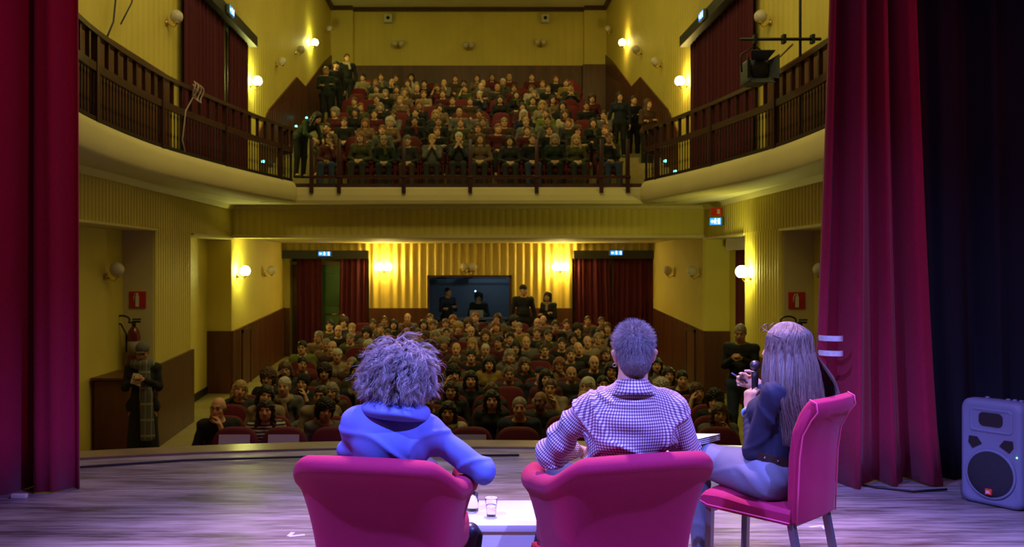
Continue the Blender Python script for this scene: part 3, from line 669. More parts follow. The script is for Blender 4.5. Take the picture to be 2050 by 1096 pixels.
# ------------------------------------------------------------------ theatre seats
M_seat = mat('maroon_seat_fabric', (0.12, 0.004, 0.010), .8, sheen=.0, noise=.15, nscale=10)
def seat_shapes():
    out = {}
    mb = MB(); pts = []
    for k in range(25):
        a = math.pi * k / 24; pts.append((.235 * math.copysign(abs(math.cos(a)) ** .55, math.cos(a)), .70 + .26 * math.sin(a) ** .75))
    pts = [(.235, .42)] + pts + [(-.235, .42)]
    tilt = lambda z: .17 + (z - .42) * .20
    fr = [(x, tilt(z), z) for x, z in pts]
    cx, cz = 0, .7
    rings = []
    for sc_, dy in ((.90, -.02), (1, .0), (1.0, .05), (.93, .07)):
        rings.append([(cx + (x - cx) * sc_, y + dy, cz + (z - cz) * sc_) for x, y, z in fr])
    n = len(fr); vs = [p for r in rings for p in r]; fs = [tuple(range(n))[::-1], tuple(3 * n + i for i in range(n))]
    for r in range(3): fs += [(r * n + i, r * n + (i + 1) % n, (r + 1) * n + (i + 1) % n, (r + 1) * n + i) for i in range(n)]
    mb.add(vs, fs, True); out['backrest'] = mb
    mb = MB(); mb.rbox((-.21, -.27, .36), (.21, .19, .45), .03); out['seat_cushion'] = mb
    for nm, s in (('armrest', -1), ('armrest_b', 1)):
        mb = MB(); x0, x1 = sorted((s * .215, s * .24)); mb.box((x0, -.2, .0), (x1, .22, .55)); mb.rbox((x0 - .005, -.25, .55), (x1 + .005, .22, .59), .008); out[nm] = mb
    return out
SS = seat_shapes()
seat_proto = None
def make_seat():
    t = thing('theatre_seat', 'x', 'seat')
    SS['backrest'].build('backrest', M_seat, t); SS['seat_cushion'].build('seat_cushion', M_seat, t)
    SS['armrest'].build('armrest', M_dwood, t); SS['armrest_b'].build('armrest', M_dwood, t)
    return t
def make_seat_single():
    mb = MB()
    for k in SS.values():
        mb.add(k.v, k.f, True)
    o = mb.build('theatre_seat', M_seat); return o
ORD = ['front', 'first', 'second', 'third', 'fourth', 'fifth', 'sixth', 'seventh', 'eighth', 'ninth', 'tenth', 'eleventh', 'twelfth', 'thirteenth', 'fourteenth', 'fifteenth', 'sixteenth']

# ------------------------------------------------------------------ stage furniture
M_tub = mat('crimson_chair_fabric', (0.42, 0.004, 0.068), .8, sheen=.05, bump=.25, bscale=350)
M_base = mat('chair_black_base', (.02, .02, .02), .5)
def sgp(v, p): return math.copysign(abs(v) ** p, v)
def tub_chair(label, loc, rz, wide=.345, deep=.31, top=.795):
    t = thing('tub_chair', label, 'chair', loc, rz, 'crimson tub armchairs')
    def rim(th):
        a = abs(th); u = min(1, max(0, (a - .65) / 1.25)); u = u * u * (3 - 2 * u); return top + .012 * math.cos(th * 2.0) - .115 * u
    th_front = lambda a_: math.cos(a_) < 0
    rows = []
    nth = 88; T = math.radians(140)
    ex = 2 / 3.6
    for i in range(nth + 1):
        th = -T + 2 * T * i / nth; H = rim(th); ring = []
        cx, cy = sgp(math.sin(th), ex), -sgp(math.cos(th), ex)
        nx, ny = sgp(math.sin(th), 1), -math.cos(th)
        prof = []
        for z in np.linspace(.07, H - .10, 16):   # outer skin, waisted then flaring to the rim
            v = (z - .07) / (H - .115); k = .75 + .05 * v + .20 * v ** 2.8; prof.append((k, 0, z))
        for q in range(11):                          # rolled rim
            a = -.9 + (math.pi + .9) * q / 10; prof.append((1.0, -.036 + .046 * math.cos(a), H - .045 + .045 * math.sin(a)))
        for z in np.linspace(H - .07, .40, 8):
            v = (z - .07) / (H - .115); k = .75 + .05 * v + .20 * v ** 2.8; prof.append((k, -.072, z))
        for k, o_, z in prof: ky = (k if th_front(th) else k - .28 * (1 - min(1, max(0, (z - .07) / (H - .115))) ** 2.6) * max(0, math.cos(th))); ring.append((cx * wide * k + nx * o_, cy * deep * ky + ny * o_, z))
        rows.append(ring)
    mb = MB(); mb.grid(rows)
    n0 = len(rows[0]); mb.add(rows[0], [tuple(range(n0))]); mb.add(rows[-1], [tuple(range(n0))[::-1]])
    mb.build('shell', M_tub, t)
    mb = MB(); mb.rbox((-wide * .66, -deep * .30, .30), (wide * .80, deep * 1.02, .45), .04); mb.build('seat_cushion', M_tub, t)
    mb = MB(); mb.rbox((-wide * .74, deep * .55, .08), (wide * .74, deep * .95, .32), .02); mb.build('front_panel', M_tub, t)
    for x in (-.2, .2):
        for y in (-.17, .22): mb = MB(); mb.lathe([(.018, 0), (.022, .02), (.022, .085)], 10, (x, y, 0)); mb.build('leg', M_base, t)
    return t
tub_chair('crimson tub armchair holding the person in the blue top', (-.325, 3.86, 0), R(-13), .335, .33, .772)
tub_chair('crimson tub armchair holding the man in the gingham shirt', (.592, 3.86, 0), R(17), .335, .33, .785)

def side_chair(label, loc, fx, fy):
    """high-backed chair; (fx, fy) = the way it faces"""
    t = thing('dining_chair', label, 'chair', loc, math.atan2(fy, fx) - math.pi / 2)
    hw = .185
    # backrest: profile in (y, z), faces +Y
    prof = [(-.175, .395), (-.178, .55), (-.182, .68), (-.197, .79), (-.232, .875), (-.262, .92)]
    back = [(-.225, .395), (-.232, .55), (-.238, .68), (-.252, .78), (-.290, .85), (-.318, .888)]
    loop = prof + [(-.282, .938), (-.312, .925)] + back[::-1]
    vs = []; rows = []
    for x, s in ((-hw, .0), (-hw, 1), (hw, 1), (hw, .0)):
        pass
    cyc = [(y, z) for y, z in loop]; my = sum(y for y, z in cyc) / len(cyc); mb = MB(); rings = []
    for x, inset in ((-hw, .012), (-hw + .012, 0), (-.06, -.0), (.06, 0), (hw - .012, 0), (hw, .012)):
        ring = []
        for i, (y, z) in enumerate(cyc):
            a = cyc[i - 1]; b_ = cyc[(i + 1) % len(cyc)]; t_ = Vector((b_[0] - a[0], b_[1] - a[1])).normalized(); nn = Vector((-t_.y, t_.x))
            bow = -.012 * math.cos(x / hw * 1.5)
            ring.append((x, y + nn.x * inset + bow, z + nn.y * inset))
        rings.append(ring)
    n = len(cyc); vs = [p for r in rings for p in r]; fs = [tuple(range(n)), tuple((len(rings) - 1) * n + i for i in range(n))[::-1]]
    for r in range(len(rings) - 1): fs += [(r * n + i, (r + 1) * n + i, (r + 1) * n + (i + 1) % n, r * n + (i + 1) % n) for i in range(n)]
    mb.add(vs, fs, False); b_ob = mb.build('backrest', M_tub, t)
    bev = b_ob.modifiers.new('b', 'BEVEL'); bev.width = .008; bev.segments = 3; bev.limit_method = 'ANGLE'; bev.angle_limit = R(50)
    for p in b_ob.data.polygons: p.use_smooth = True
    M_pipe = mat('pink_piping', (.8, .08, .2), .5)
    for x in (-hw - .001, hw + .001):
        for L in (back,):
            mb = MB(); mb.tube([(x, y - .002, z) for y, z in L + [(-.312, .925), (-.282, .938)]], .0035, 6); mb.build('piping', M_pipe, b_ob)
    # seat
    mb = MB(); rows = []
    for x, dz in ((-.2, -.018), (-.188, 0), (-.1, .006), (0, .008), (.1, .006), (.188, 0), (.2, -.018)):
        ring = [(x, -.20, .455 + dz), (x, .0, .462 + dz), (x, .14, .475 + dz), (x, .215, .472 + dz), (x, .235, .45 + dz * .3), (x, .232, .415 - dz * .2), (x, .2, .40), (x, -.20, .39)]
        rows.append(ring)
    mb.grid([r + [r[0]] for r in rows]); mb.add(rows[0], [tuple(range(8))[::-1]]); mb.add(rows[-1], [tuple(range(8))])
    so = mb.build('seat', M_tub, t)
    for x in (-.201, .201):
        mb = MB(); mb.tube([(x, -.2, .400), (x, .2, .412), (x * .99, .236, .425)], .0035, 6); mb.build('piping', M_pipe, so)
    M_steel = mat('brushed_steel_leg', (.34, .33, .36), .3, metal=.8)
    for x in (-.165, .165):
        for yt, yb in ((-.19, -.27), (.205, .215)):
            mb = MB(); w_ = .0145
            T = [(x - w_, yt - w_, .40), (x + w_, yt - w_, .40), (x + w_, yt + w_, .40), (x - w_, yt + w_, .40)]; B = [(a, b2 + yb - yt, 0) for a, b2, c in T]
            mb.add(B + T, [(3, 2, 1, 0), (4, 5, 6, 7), (0, 1, 5, 4), (1, 2, 6, 5), (2, 3, 7, 6), (3, 0, 4, 7)]); mb.build('leg', M_steel, t)
    mb = MB(); mb.box((-.165, .19, .375), (.165, .215, .398)); mb.box((-.165, -.2, .375), (.165, -.18, .398)); mb.build('seat_frame', M_steel, t)
    return t
side_chair('high-backed crimson chair with steel legs under the long-haired person', (1.375, 4.345, 0), -.70, .71)

# low white table, water bottle, plastic cup
t = thing('coffee_table', 'low white box table on the stage between the tub armchairs', 'table', (.17, 4.76, 0))
M_white = mat('white_laminate', (.82, .82, .84), .3)
mb = MB(); mb.rbox((-.32, -.24, .235), (.32, .24, .27), .004); mb.build('table_top', M_white, t)
for x0, x1 in ((-.31, -.29), (.29, .31)): mb = MB(); mb.box((x0, -.23, .0), (x1, .23, .235)); mb.build('side_panel', M_white, t)
for y0, y1 in ((-.23, -.21), (.21, .23)): mb = MB(); mb.box((-.289, y0, 0), (.289, y1, .235)); mb.build('front_panel', M_white, t)
M_plastic = mat('clear_plastic', (.95, .97, 1), .05, trans=1.0, ior=1.3)
M_water = mat('water', (.9, .95, 1), .0, trans=1.0, ior=1.33)
t = thing('plastic_cup', 'clear plastic cup of water standing on the white table', 'cup', (.112, 4.68, .27))
mb = MB(); mb.lathe([(.022, .001), (.0235, .012), (.027, .05), (.0325, .088), (.0345, .09), (.0345, .092), (.032, .091), (.026, .05), (.0225, .013), (.02, .004)], 28); mb.build('cup_wall', M_plastic, t)
mb = MB(); mb.lathe([(.021, .005), (.0222, .013), (.0255, .049), (.0265, .054)], 28); mb.build('water', M_water, t)
t = thing('water_bottle', 'clear plastic water bottle on the white table beside the cup', 'bottle', (.02, 4.79, .27))
mb = MB(); pr = [(.026, .001), (.031, .01), (.032, .05), (.030, .055), (.032, .06), (.032, .13), (.026, .165), (.013, .19), (.0125, .205)]
mb.lathe(pr + [(r - .0008, z) for r, z in pr[::-1]], 28); mb.build('bottle_body', M_plastic, t)
mb = MB(); mb.lathe([(.0295, .003), (.0305, .012), (.0305, .09)], 28); mb.build('water', M_water, t)
mb = MB(); mb.lathe([(.0145, .195), (.0145, .212), (.012, .214)], 18); mb.build('cap', mat('blue_cap', (.1, .2, .6), .4), t)
# tape marks on the stage
def floor_tape(label, x, y, ang):
    mb = MB(); c, s = math.cos(ang), math.sin(ang)
    for (a, b_, dz) in (((0, 0), (.09, .0), .0012), ((0, 0), (.035, .07), .0022)):
        v = Vector((b_[0] - a[0], b_[1] - a[1])); n = Vector((-v.y, v.x)).normalized() * .012
        P = [Vector(a) - n, Vector(b_) - n, Vector(b_) + n, Vector(a) + n]
        mb.prism([(x + p.x * c - p.y * s, y + p.x * s + p.y * c) for p in P], 0.0002, dz)
    tag(mb.build('tape_mark', M_tape), label, 'tape', 'white tape marks on the stage')
floor_tape('white corner tape mark on stage beside the person in blue', -1.0, 5.28, R(20))
floor_tape('white corner tape mark on stage behind the high-backed chair', 2.05, 5.50, R(200))
mb = MB(); mb.rbox((-2.96, 6.13, .0), (-2.86, 6.17, .03), .006); tag(mb.build('curtain_weight', mat('pale_tag', (.6, .55, .4), .5)), 'small pale weight at the hem of the crimson curtain', 'weight')

# portable loudspeaker
t = thing('loudspeaker', 'grey portable loudspeaker with dark round grille standing by black drapes', 'speaker', (3.40, 6.03, 0), R(-57))
M_cab = mat('grey_speaker_plastic', (.17, .19, .27), .55, bump=.1, bscale=200)
def ring_rect(w_, h0, h1, y, rr, n=8):
    P = []
    for cx, cz, a0 in ((w_ - rr, h1 - rr, 0), (-w_ + rr, h1 - rr, 90), (-w_ + rr, h0 + rr, 180), (w_ - rr, h0 + rr, 270)):
        for k in range(n + 1): a = R(a0 + 90 * k / n); P.append((cx + rr * math.cos(a), y, cz + rr * math.sin(a)))
    return P
rings = [ring_rect(.150, .05, .61, -.152, .04), ring_rect(.168, .03, .632, -.158, .05), ring_rect(.186, .008, .652, -.15, .055), ring_rect(.196, .0, .662, -.125, .055), ring_rect(.196, .0, .662, -.06, .055),
         ring_rect(.165, .0, .645, .10, .06), ring_rect(.12, .01, .60, .17, .06), ring_rect(.09, .04, .56, .18, .05)]
mb = MB(); n = len(rings[0]); vs = [p for r in rings for p in r]; fs = [tuple(range(n)), tuple((len(rings) - 1) * n + i for i in range(n))[::-1]]
for r in range(len(rings) - 1): fs += [(r * n + i, (r + 1) * n + i, (r + 1) * n + (i + 1) % n, r * n + (i + 1) % n) for i in range(n)]
mb.add(vs, fs, True); mb.build('cabinet', M_cab, t)
M_grille = mat('dark_speaker_grille', (.02, .02, .025), .5, bump=.6, bscale=400)
Mx = Matrix.Rotation(R(90), 3, 'X')
mb = MB(); mb.lathe([(.150, 0), (.152, .006), (.143, .012), (.10, .020), (.05, .026), (.001, .028)], 40, (0, -.15, .20), Mx); g = mb.build('woofer_grille', M_grille, t)
mb = MB(); mb.lathe([(.150, -.002), (.158, .004), (.156, .012), (.150, .012)], 40, (0, -.15, .20), Mx); mb.build('grille_rim', M_cab, g)
# horn mouth: a sunken flare
mb = MB(); r0 = ring_rect(.125, .47, .60, -.1535, .02); r1 = ring_rect(.115, .48, .59, -.145, .02); r2 = ring_rect(.05, .505, .565, -.10, .02)
r00 = ring_rect(.135, .46, .61, -.1535, .025); r0b = ring_rect(.128, .467, .603, -.162, .022)
vs = r00 + r0b + r1 + r2; fs = []
for r in range(3): fs += [(r * n + i, (r + 1) * n + i, (r + 1) * n + (i + 1) % n, r * n + (i + 1) % n) for i in range(n)]
fs.append(tuple(3 * n + i for i in range(n))); mb.add(vs, fs, True); mb.build('horn_frame', M_cab, t)
mb = MB(); mb.extr([(x * .98, -.1585, z) for x, y, z in ring_rect(.075, .50, .585, 0, .03)], (0, .004, 0)); mb.build('horn_throat', M_black, t)
for s in (-1, 1):
    P = [(s * .055, .385), (s * .085, .425), (s * .135, .425), (s * .14, .385), (s * .115, .35)]
    mb = MB(); mb.extr([(x, -.1585, z) for x, z in (P if s > 0 else P[::-1])], (0, .004, 0)); mb.build('port', M_black, t)
mb = MB(); mb.ball((.162, -.158, .33), .005, 8); mb.build('power_light', mat('green_led', (0, 1, .1), .3, emit=(.1, 1, .1), estr=8), t)
lg = MB(); lg.rbox((-.02, -.184, .075), (.02, -.168, .111), .002); lo = lg.build('logo_plate', mat('orange_red_logo', (.85, .07, .03), .4, emit=None), t)
cu = bpy.data.curves.new('logo_lettering', 'FONT'); cu.body = 'JBL'; cu.size = .022; cu.extrude = .0006; cu.align_x = 'CENTER'; cu.align_y = 'CENTER'
tmp = bpy.data.objects.new('tmp', cu); COL.objects.link(tmp); bpy.context.view_layer.update(); me = bpy.data.meshes.new_from_object(tmp.evaluated_get(bpy.context.evaluated_depsgraph_get())); bpy.data.objects.remove(tmp); me.materials.clear()
to = bpy.data.objects.new('logo_lettering', me); COL.objects.link(to); to.parent = lo; to.location = (0, -.1848, .092); to.rotation_euler = (R(90), 0, 0); me.materials.append(mat('white_logo', (.9, .9, .9), .5))
for x in (-.07, .06, .10, .14):
    mb = MB(); mb.lathe([(.014, 0), (.014, .014), (.01, .018)], 10, (x, -.06, .656)); mb.build('knob', M_cab, t)
mb = MB(); mb.tube([(3.2, 6.35, .012), (2.95, 6.3, .010), (2.75, 6.42, .010), (2.6, 6.6, .010)], .007, 6); tag(mb.build('floor_cable', M_black), 'black cable running along the floor from the loudspeaker', 'cable')
mb = MB(); mb.tube([(-3.4, 6.9, .02), (-2.9, 7.05, .012), (-2.2, 7.30, .012), (-1.2, 7.45, .012), (0.4, 7.5, .012)], .009, 6); tag(mb.build('floor_cable', M_black), 'black cable lying along the lip of the stage', 'cable')
# ------------------------------------------------------------------ people: smooth bodies from blended round limbs
def F(*a): return np.array(a, dtype=np.float32)
class Field:
    """a smooth blend of tapered limbs and ellipsoids"""
    def __init__(s): s.ops = []
    def cap(s, a, b, ra, rb, k=.03, mode='u', flat=None, tagv=0):
        s.ops.append(('c', F(*a), F(*b), ra, rb, k, mode, flat, tagv)); return s
    def ell(s, c, r, k=.03, mode='u', M=None, tagv=0):
        s.ops.append(('e', F(*c), F(*r), M, 0, k, mode, None, tagv)); return s
    def half(s, p, n, k=.01, tagv=0):
        """cut away everything on the side n points to"""
        n = F(*n); n = n / np.linalg.norm(n); s.ops.append(('h', F(*p), n, 0, 0, k, 'i', None, tagv)); return s
    def prim(s, o, P):
        if o[0] == 'c':
            a, b = o[1], o[2]; q = P - a; ba = b - a
            if o[7] is not None:
                n = F(*o[7][0]); f = o[7][1]; q = q + np.outer(q @ n, n) * (f - 1); ba = ba + n * (ba @ n) * (f - 1)
            t = np.clip((q @ ba) / max(1e-9, ba @ ba), 0, 1)
            return np.linalg.norm(q - t[:, None] * ba, axis=1) - (o[3] + (o[4] - o[3]) * t)
        if o[0] == 'e':
            q = P - o[1]
            if o[3] is not None: q = q @ np.array(o[3], dtype=np.float32)
            k0 = np.linalg.norm(q / o[2], axis=1); k1 = np.linalg.norm(q / (o[2] ** 2), axis=1)
            return k0 * (k0 - 1) / np.maximum(k1, 1e-6)
        return (P - o[1]) @ o[2]
    def __call__(s, P, only=None):
        d = np.full(len(P), 9.0, dtype=np.float32)
        for o in s.ops:
            e = s.prim(o, P); k = o[5]
            if o[6] == 'u':
                h = np.clip(.5 + .5 * (d - e) / k, 0, 1); d = d * (1 - h) + e * h - k * h * (1 - h)
            elif o[6] == 's':
                h = np.clip(.5 - .5 * (d + e) / k, 0, 1); d = d * (1 - h) - e * h + k * h * (1 - h)
            else:
                h = np.clip(.5 - .5 * (d - e) / k, 0, 1); d = d * (1 - h) + e * h + k * h * (1 - h)
        return d
def surf(fn, lo, hi, h):
    """surface nets over fn < 0; coarse blocks first, fine samples only near the surface"""
    B = 4; lo = np.array(lo, float); hi = np.array(hi, float)
    nb = np.ceil((hi - lo) / (h * B)).astype(int); n = nb * B + 1
    ax = [lo[i] + h * np.arange(n[i]) for i in range(3)]
    cc = np.stack(np.meshgrid(*[lo[i] + h * B * (np.arange(nb[i]) + .5) for i in range(3)], indexing='ij'), -1).reshape(-1, 3).astype(np.float32)
    dc = fn(cc); near = np.abs(dc) < h * B * 1.35 + .012
    V = np.repeat(np.repeat(np.repeat(dc.reshape(nb), B, 0), B, 1), B, 2); V = np.pad(V, ((0, 1),) * 3, mode='edge').astype(np.float32)
    mask = np.zeros(n, bool); nr = near.reshape(nb); idx = np.argwhere(nr)
    for dx in range(B + 1):
        for dy in range(B + 1):
            for dz in range(B + 1): mask[idx[:, 0] * B + dx, idx[:, 1] * B + dy, idx[:, 2] * B + dz] = True
    I = np.argwhere(mask); P = np.stack([ax[k][I[:, k]] for k in range(3)], -1).astype(np.float32)
    V[I[:, 0], I[:, 1], I[:, 2]] = fn(P)
    S = V < 0
    c = n - 1; cnt = np.zeros(c, np.float32); pos = np.zeros((*c, 3), np.float32)
    quads = []
    for a in range(3):
        sl0 = [slice(None)] * 3; sl1 = [slice(None)] * 3; sl0[a] = slice(0, -1); sl1[a] = slice(1, None)
        s0, s1, v0, v1 = S[tuple(sl0)], S[tuple(sl1)], V[tuple(sl0)], V[tuple(sl1)]
        E = np.argwhere(s0 != s1)
        if not len(E): continue
        a0 = v0[E[:, 0], E[:, 1], E[:, 2]]; a1 = v1[E[:, 0], E[:, 1], E[:, 2]]; t = a0 / (a0 - a1)
        p = E.astype(np.float32).copy(); p[:, a] += t
        u, v = [(1, 2), (2, 0), (0, 1)][a]
        for du in (0, -1):
            for dv in (0, -1):
                C = E.copy(); C[:, u] += du; C[:, v] += dv
                ok = ((C >= 0) & (C < c)).all(1); C = C[ok]
                np.add.at(cnt, (C[:, 0], C[:, 1], C[:, 2]), 1); np.add.at(pos, (C[:, 0], C[:, 1], C[:, 2]), p[ok])
        ok = (E[:, u] > 0) & (E[:, v] > 0) & (E[:, u] < c[u]) & (E[:, v] < c[v]); E = E[ok]; flip = s0[E[:, 0], E[:, 1], E[:, 2]]
        q = []
        for du, dv in ((-1, -1), (0, -1), (0, 0), (-1, 0)):
            C = E.copy(); C[:, u] += du; C[:, v] += dv; q.append(np.ravel_multi_index(C.T, c))
        q = np.stack(q, 1); q[~flip] = q[~flip][:, ::-1]; quads.append(q)
    Q = np.concatenate(quads); used, inv = np.unique(Q, return_inverse=True)
    verts = pos.reshape(-1, 3)[used] / np.maximum(cnt.reshape(-1)[used], 1)[:, None]
    return lo + verts * h, inv.reshape(-1, 4)
def relax(v, q, it=2, lam=.5):
    n = len(v); e = np.concatenate([q[:, [0, 1]], q[:, [1, 2]], q[:, [2, 3]], q[:, [3, 0]]]); e = np.concatenate([e, e[:, ::-1]])
    deg = np.bincount(e[:, 0], minlength=n).astype(float)[:, None]
    for _ in range(it):
        for l in (lam, -lam * 1.03):
            s = np.zeros_like(v)
            for k in range(3): s[:, k] = np.bincount(e[:, 0], weights=v[e[:, 1], k], minlength=n)
            v = v + l * (s / deg - v)
    return v
def to_mesh(name, v, q, col=None, uv=None):
    me = bpy.data.meshes.new(name); me.vertices.add(len(v)); me.vertices.foreach_set('co', v.astype(np.float32).ravel())
    me.loops.add(q.size); me.loops.foreach_set('vertex_index', q.ravel().astype(np.int32))
    me.polygons.add(len(q)); me.polygons.foreach_set('loop_start', np.arange(0, q.size, 4, dtype=np.int32)); me.polygons.foreach_set('loop_total', np.full(len(q), 4, np.int32))
    me.polygons.foreach_set('use_smooth', np.ones(len(q), bool)); me.update(calc_edges=True); me.validate()
    if col is not None:
        a = me.color_attributes.new('tint', 'FLOAT_COLOR', 'POINT'); a.data.foreach_set('color', np.concatenate([col, np.ones((len(v), 1))], 1).astype(np.float32).ravel())
    if uv is not None:
        a = me.attributes.new('cloth', 'FLOAT_VECTOR', 'POINT'); a.data.foreach_set('vector', uv.astype(np.float32).ravel())
    return me
def place_mesh(name, me, m, parent=None, loc=(0, 0, 0), rot=(0, 0, 0), own=False):
    if not own and not me.materials: me.materials.append(m)
    if own and not me.materials: me.materials.append(None)
    o = bpy.data.objects.new(name, me); COL.objects.link(o); o.location = loc; o.rotation_euler = rot
    if parent: o.parent = parent
    if own: o.material_slots[0].link = 'OBJECT'; o.material_slots[0].material = m
    return o

# ---- head, in its own frame: centre between the ears at the origin, face looks to -Y
def head_field(f, c, M, sc=1.0, neck=None, k=.012):
    """M columns: right, back, up axes of the head"""
    c = np.array(c, float); M = np.array(M, float)
    def g(p): return c + M @ (np.array(p, float) * sc)
    f.ell(g((0, .012, .035)), np.array((.074, .092, .088)) * sc, .02, M=M)
    f.ell(g((0, -.03, -.035)), np.array((.056, .062, .070)) * sc, .03, M=M)
    f.cap(g((0, -.068, -.085)), g((0, -.075, -.083)), .020 * sc, .016 * sc, .025)          # chin
    f.cap(g((-.03, -.055, -.06)), g((.03, -.055, -.06)), .028 * sc, .028 * sc, .02)
    f.cap(g((0, -.088, .022)), g((0, -.109, -.020)), .008 * sc, .0135 * sc, .014)           # nose
    f.cap(g((-.013, -.098, -.022)), g((.013, -.098, -.022)), .008 * sc, .008 * sc, .008)
    for s in (-1, 1):
        f.ell(g((s * .031, -.098, .022)), np.array((.017, .014, .011)) * sc, .014, 's', M=M)  # eye hollows
        f.ell(g((s * .030, -.079, .020)), np.array((.013, .011, .011)) * sc, .004, M=M)     # eyeballs
        f.cap(g((s * .015, -.087, .040)), g((s * .046, -.078, .040)), .008 * sc, .006 * sc, .012)  # brow
        f.ell(g((s * .045, -.062, -.018)), np.array((.020, .018, .018)) * sc, .025, M=M)   # cheek
        f.ell(g((s * .077, .008, .005)), np.array((.009, .017, .030)) * sc, .006, M=M)     # ear
        f.ell(g((s * .086, .003, .007)), np.array((.006, .009, .017)) * sc, .005, 's', M=M)
    f.cap(g((-.019, -.088, -.050)), g((.019, -.088, -.050)), .0065 * sc, .0065 * sc, .006)    # lips
    f.cap(g((-.014, -.087, -.060)), g((.014, -.087, -.060)), .0065 * sc, .0065 * sc, .006)
    return g
def face_tint(v, c, M, sc=1.0, beard=0):
    q = (v - np.array(c)) @ np.array(M) / sc; col = np.ones((len(v), 3))
    def blob(p, r, tint, soft=.35):
        d = np.linalg.norm((q - np.array(p)) / np.array(r), axis=1); w_ = np.clip((1 + soft - d) / soft, 0, 1)[:, None]
        col[:] = col * (1 - w_) + col * np.array(tint) * w_
    for s in (-1, 1):
        blob((s * .030, -.090, .021), (.014, .012, .006), (.35, .3, .3)); blob((s * .031, -.085, .043), (.019, .02, .005), (.35, .28, .25))
        blob((s * .0305, -.09, .021), (.006, .014, .006), (.2, .2, .2))
    blob((0, -.09, -.055), (.022, .02, .009), (.85, .5, .5))
    if beard: blob((0, -.075, -.075), (.06, .045, .042), (.45, .38, .35), .5)
    return col
def rotm(rx=0, ry=0, rz=0): return np.array(Matrix.Rotation(rz, 3, 'Z') @ Matrix.Rotation(rx, 3, 'X') @ Matrix.Rotation(ry, 3, 'Y'))

def hand_field(f, wrist, dirv, palm_n, curl=.6, sc=1.0, side=1, thumb=1.0, spread=.012):
    """five fingers; dirv = along the hand, palm_n = the way the palm faces, side=+1 thumb on dirv x palm_n side"""
    w_ = np.array(wrist, float); d = np.array(dirv, float); d /= np.linalg.norm(d); n = np.array(palm_n, float); n -= d * (n @ d); n /= np.linalg.norm(n); u = np.cross(d, n) * side
    f.cap(w_, w_ + d * .03 * sc, .026 * sc, .028 * sc, .02, flat=(n, 1.5))
    f.cap(w_ + d * .03 * sc - u * .018 * sc, w_ + d * .075 * sc - u * .02 * sc, .020 * sc, .019 * sc, .015, flat=(n, 1.4))
    f.cap(w_ + d * .03 * sc + u * .018 * sc, w_ + d * .078 * sc + u * .018 * sc, .021 * sc, .018 * sc, .015, flat=(n, 1.4))
    for i, (o, L) in enumerate(((.033, .070), (.011, .079), (-.011, .074), (-.032, .058))):
        p = w_ + d * (.082 - abs(i - 1.3) * .004) * sc + u * o * sc; ang = 0; r = .0092 * sc
        for j, fr in enumerate((.45, .30, .25)):
            ang += curl * (.75 if j == 0 else 1.0) + i * .03
            dd = d * math.cos(ang) + n * math.sin(ang) + u * (1.3 - i) * spread * (j == 0)
            q = p + dd * L * fr * sc; f.cap(p, q, r, r * .9, .006); p = q; r *= .9
    p = w_ + d * .022 * sc + u * .026 * sc; t1 = p + (d * .55 + u * .7 + n * .35) * .036 * sc * 1.2; t2 = t1 + (d * .8 + u * .15 * thumb + n * .45) * .030 * sc; t3 = t2 + (d * .85 - u * .15 + n * .5) * .024 * sc
    f.cap(p, t1, .015 * sc, .0115 * sc, .014); f.cap(t1, t2, .0112 * sc, .0105 * sc, .005); f.cap(t2, t3, .0105 * sc, .009 * sc, .004)

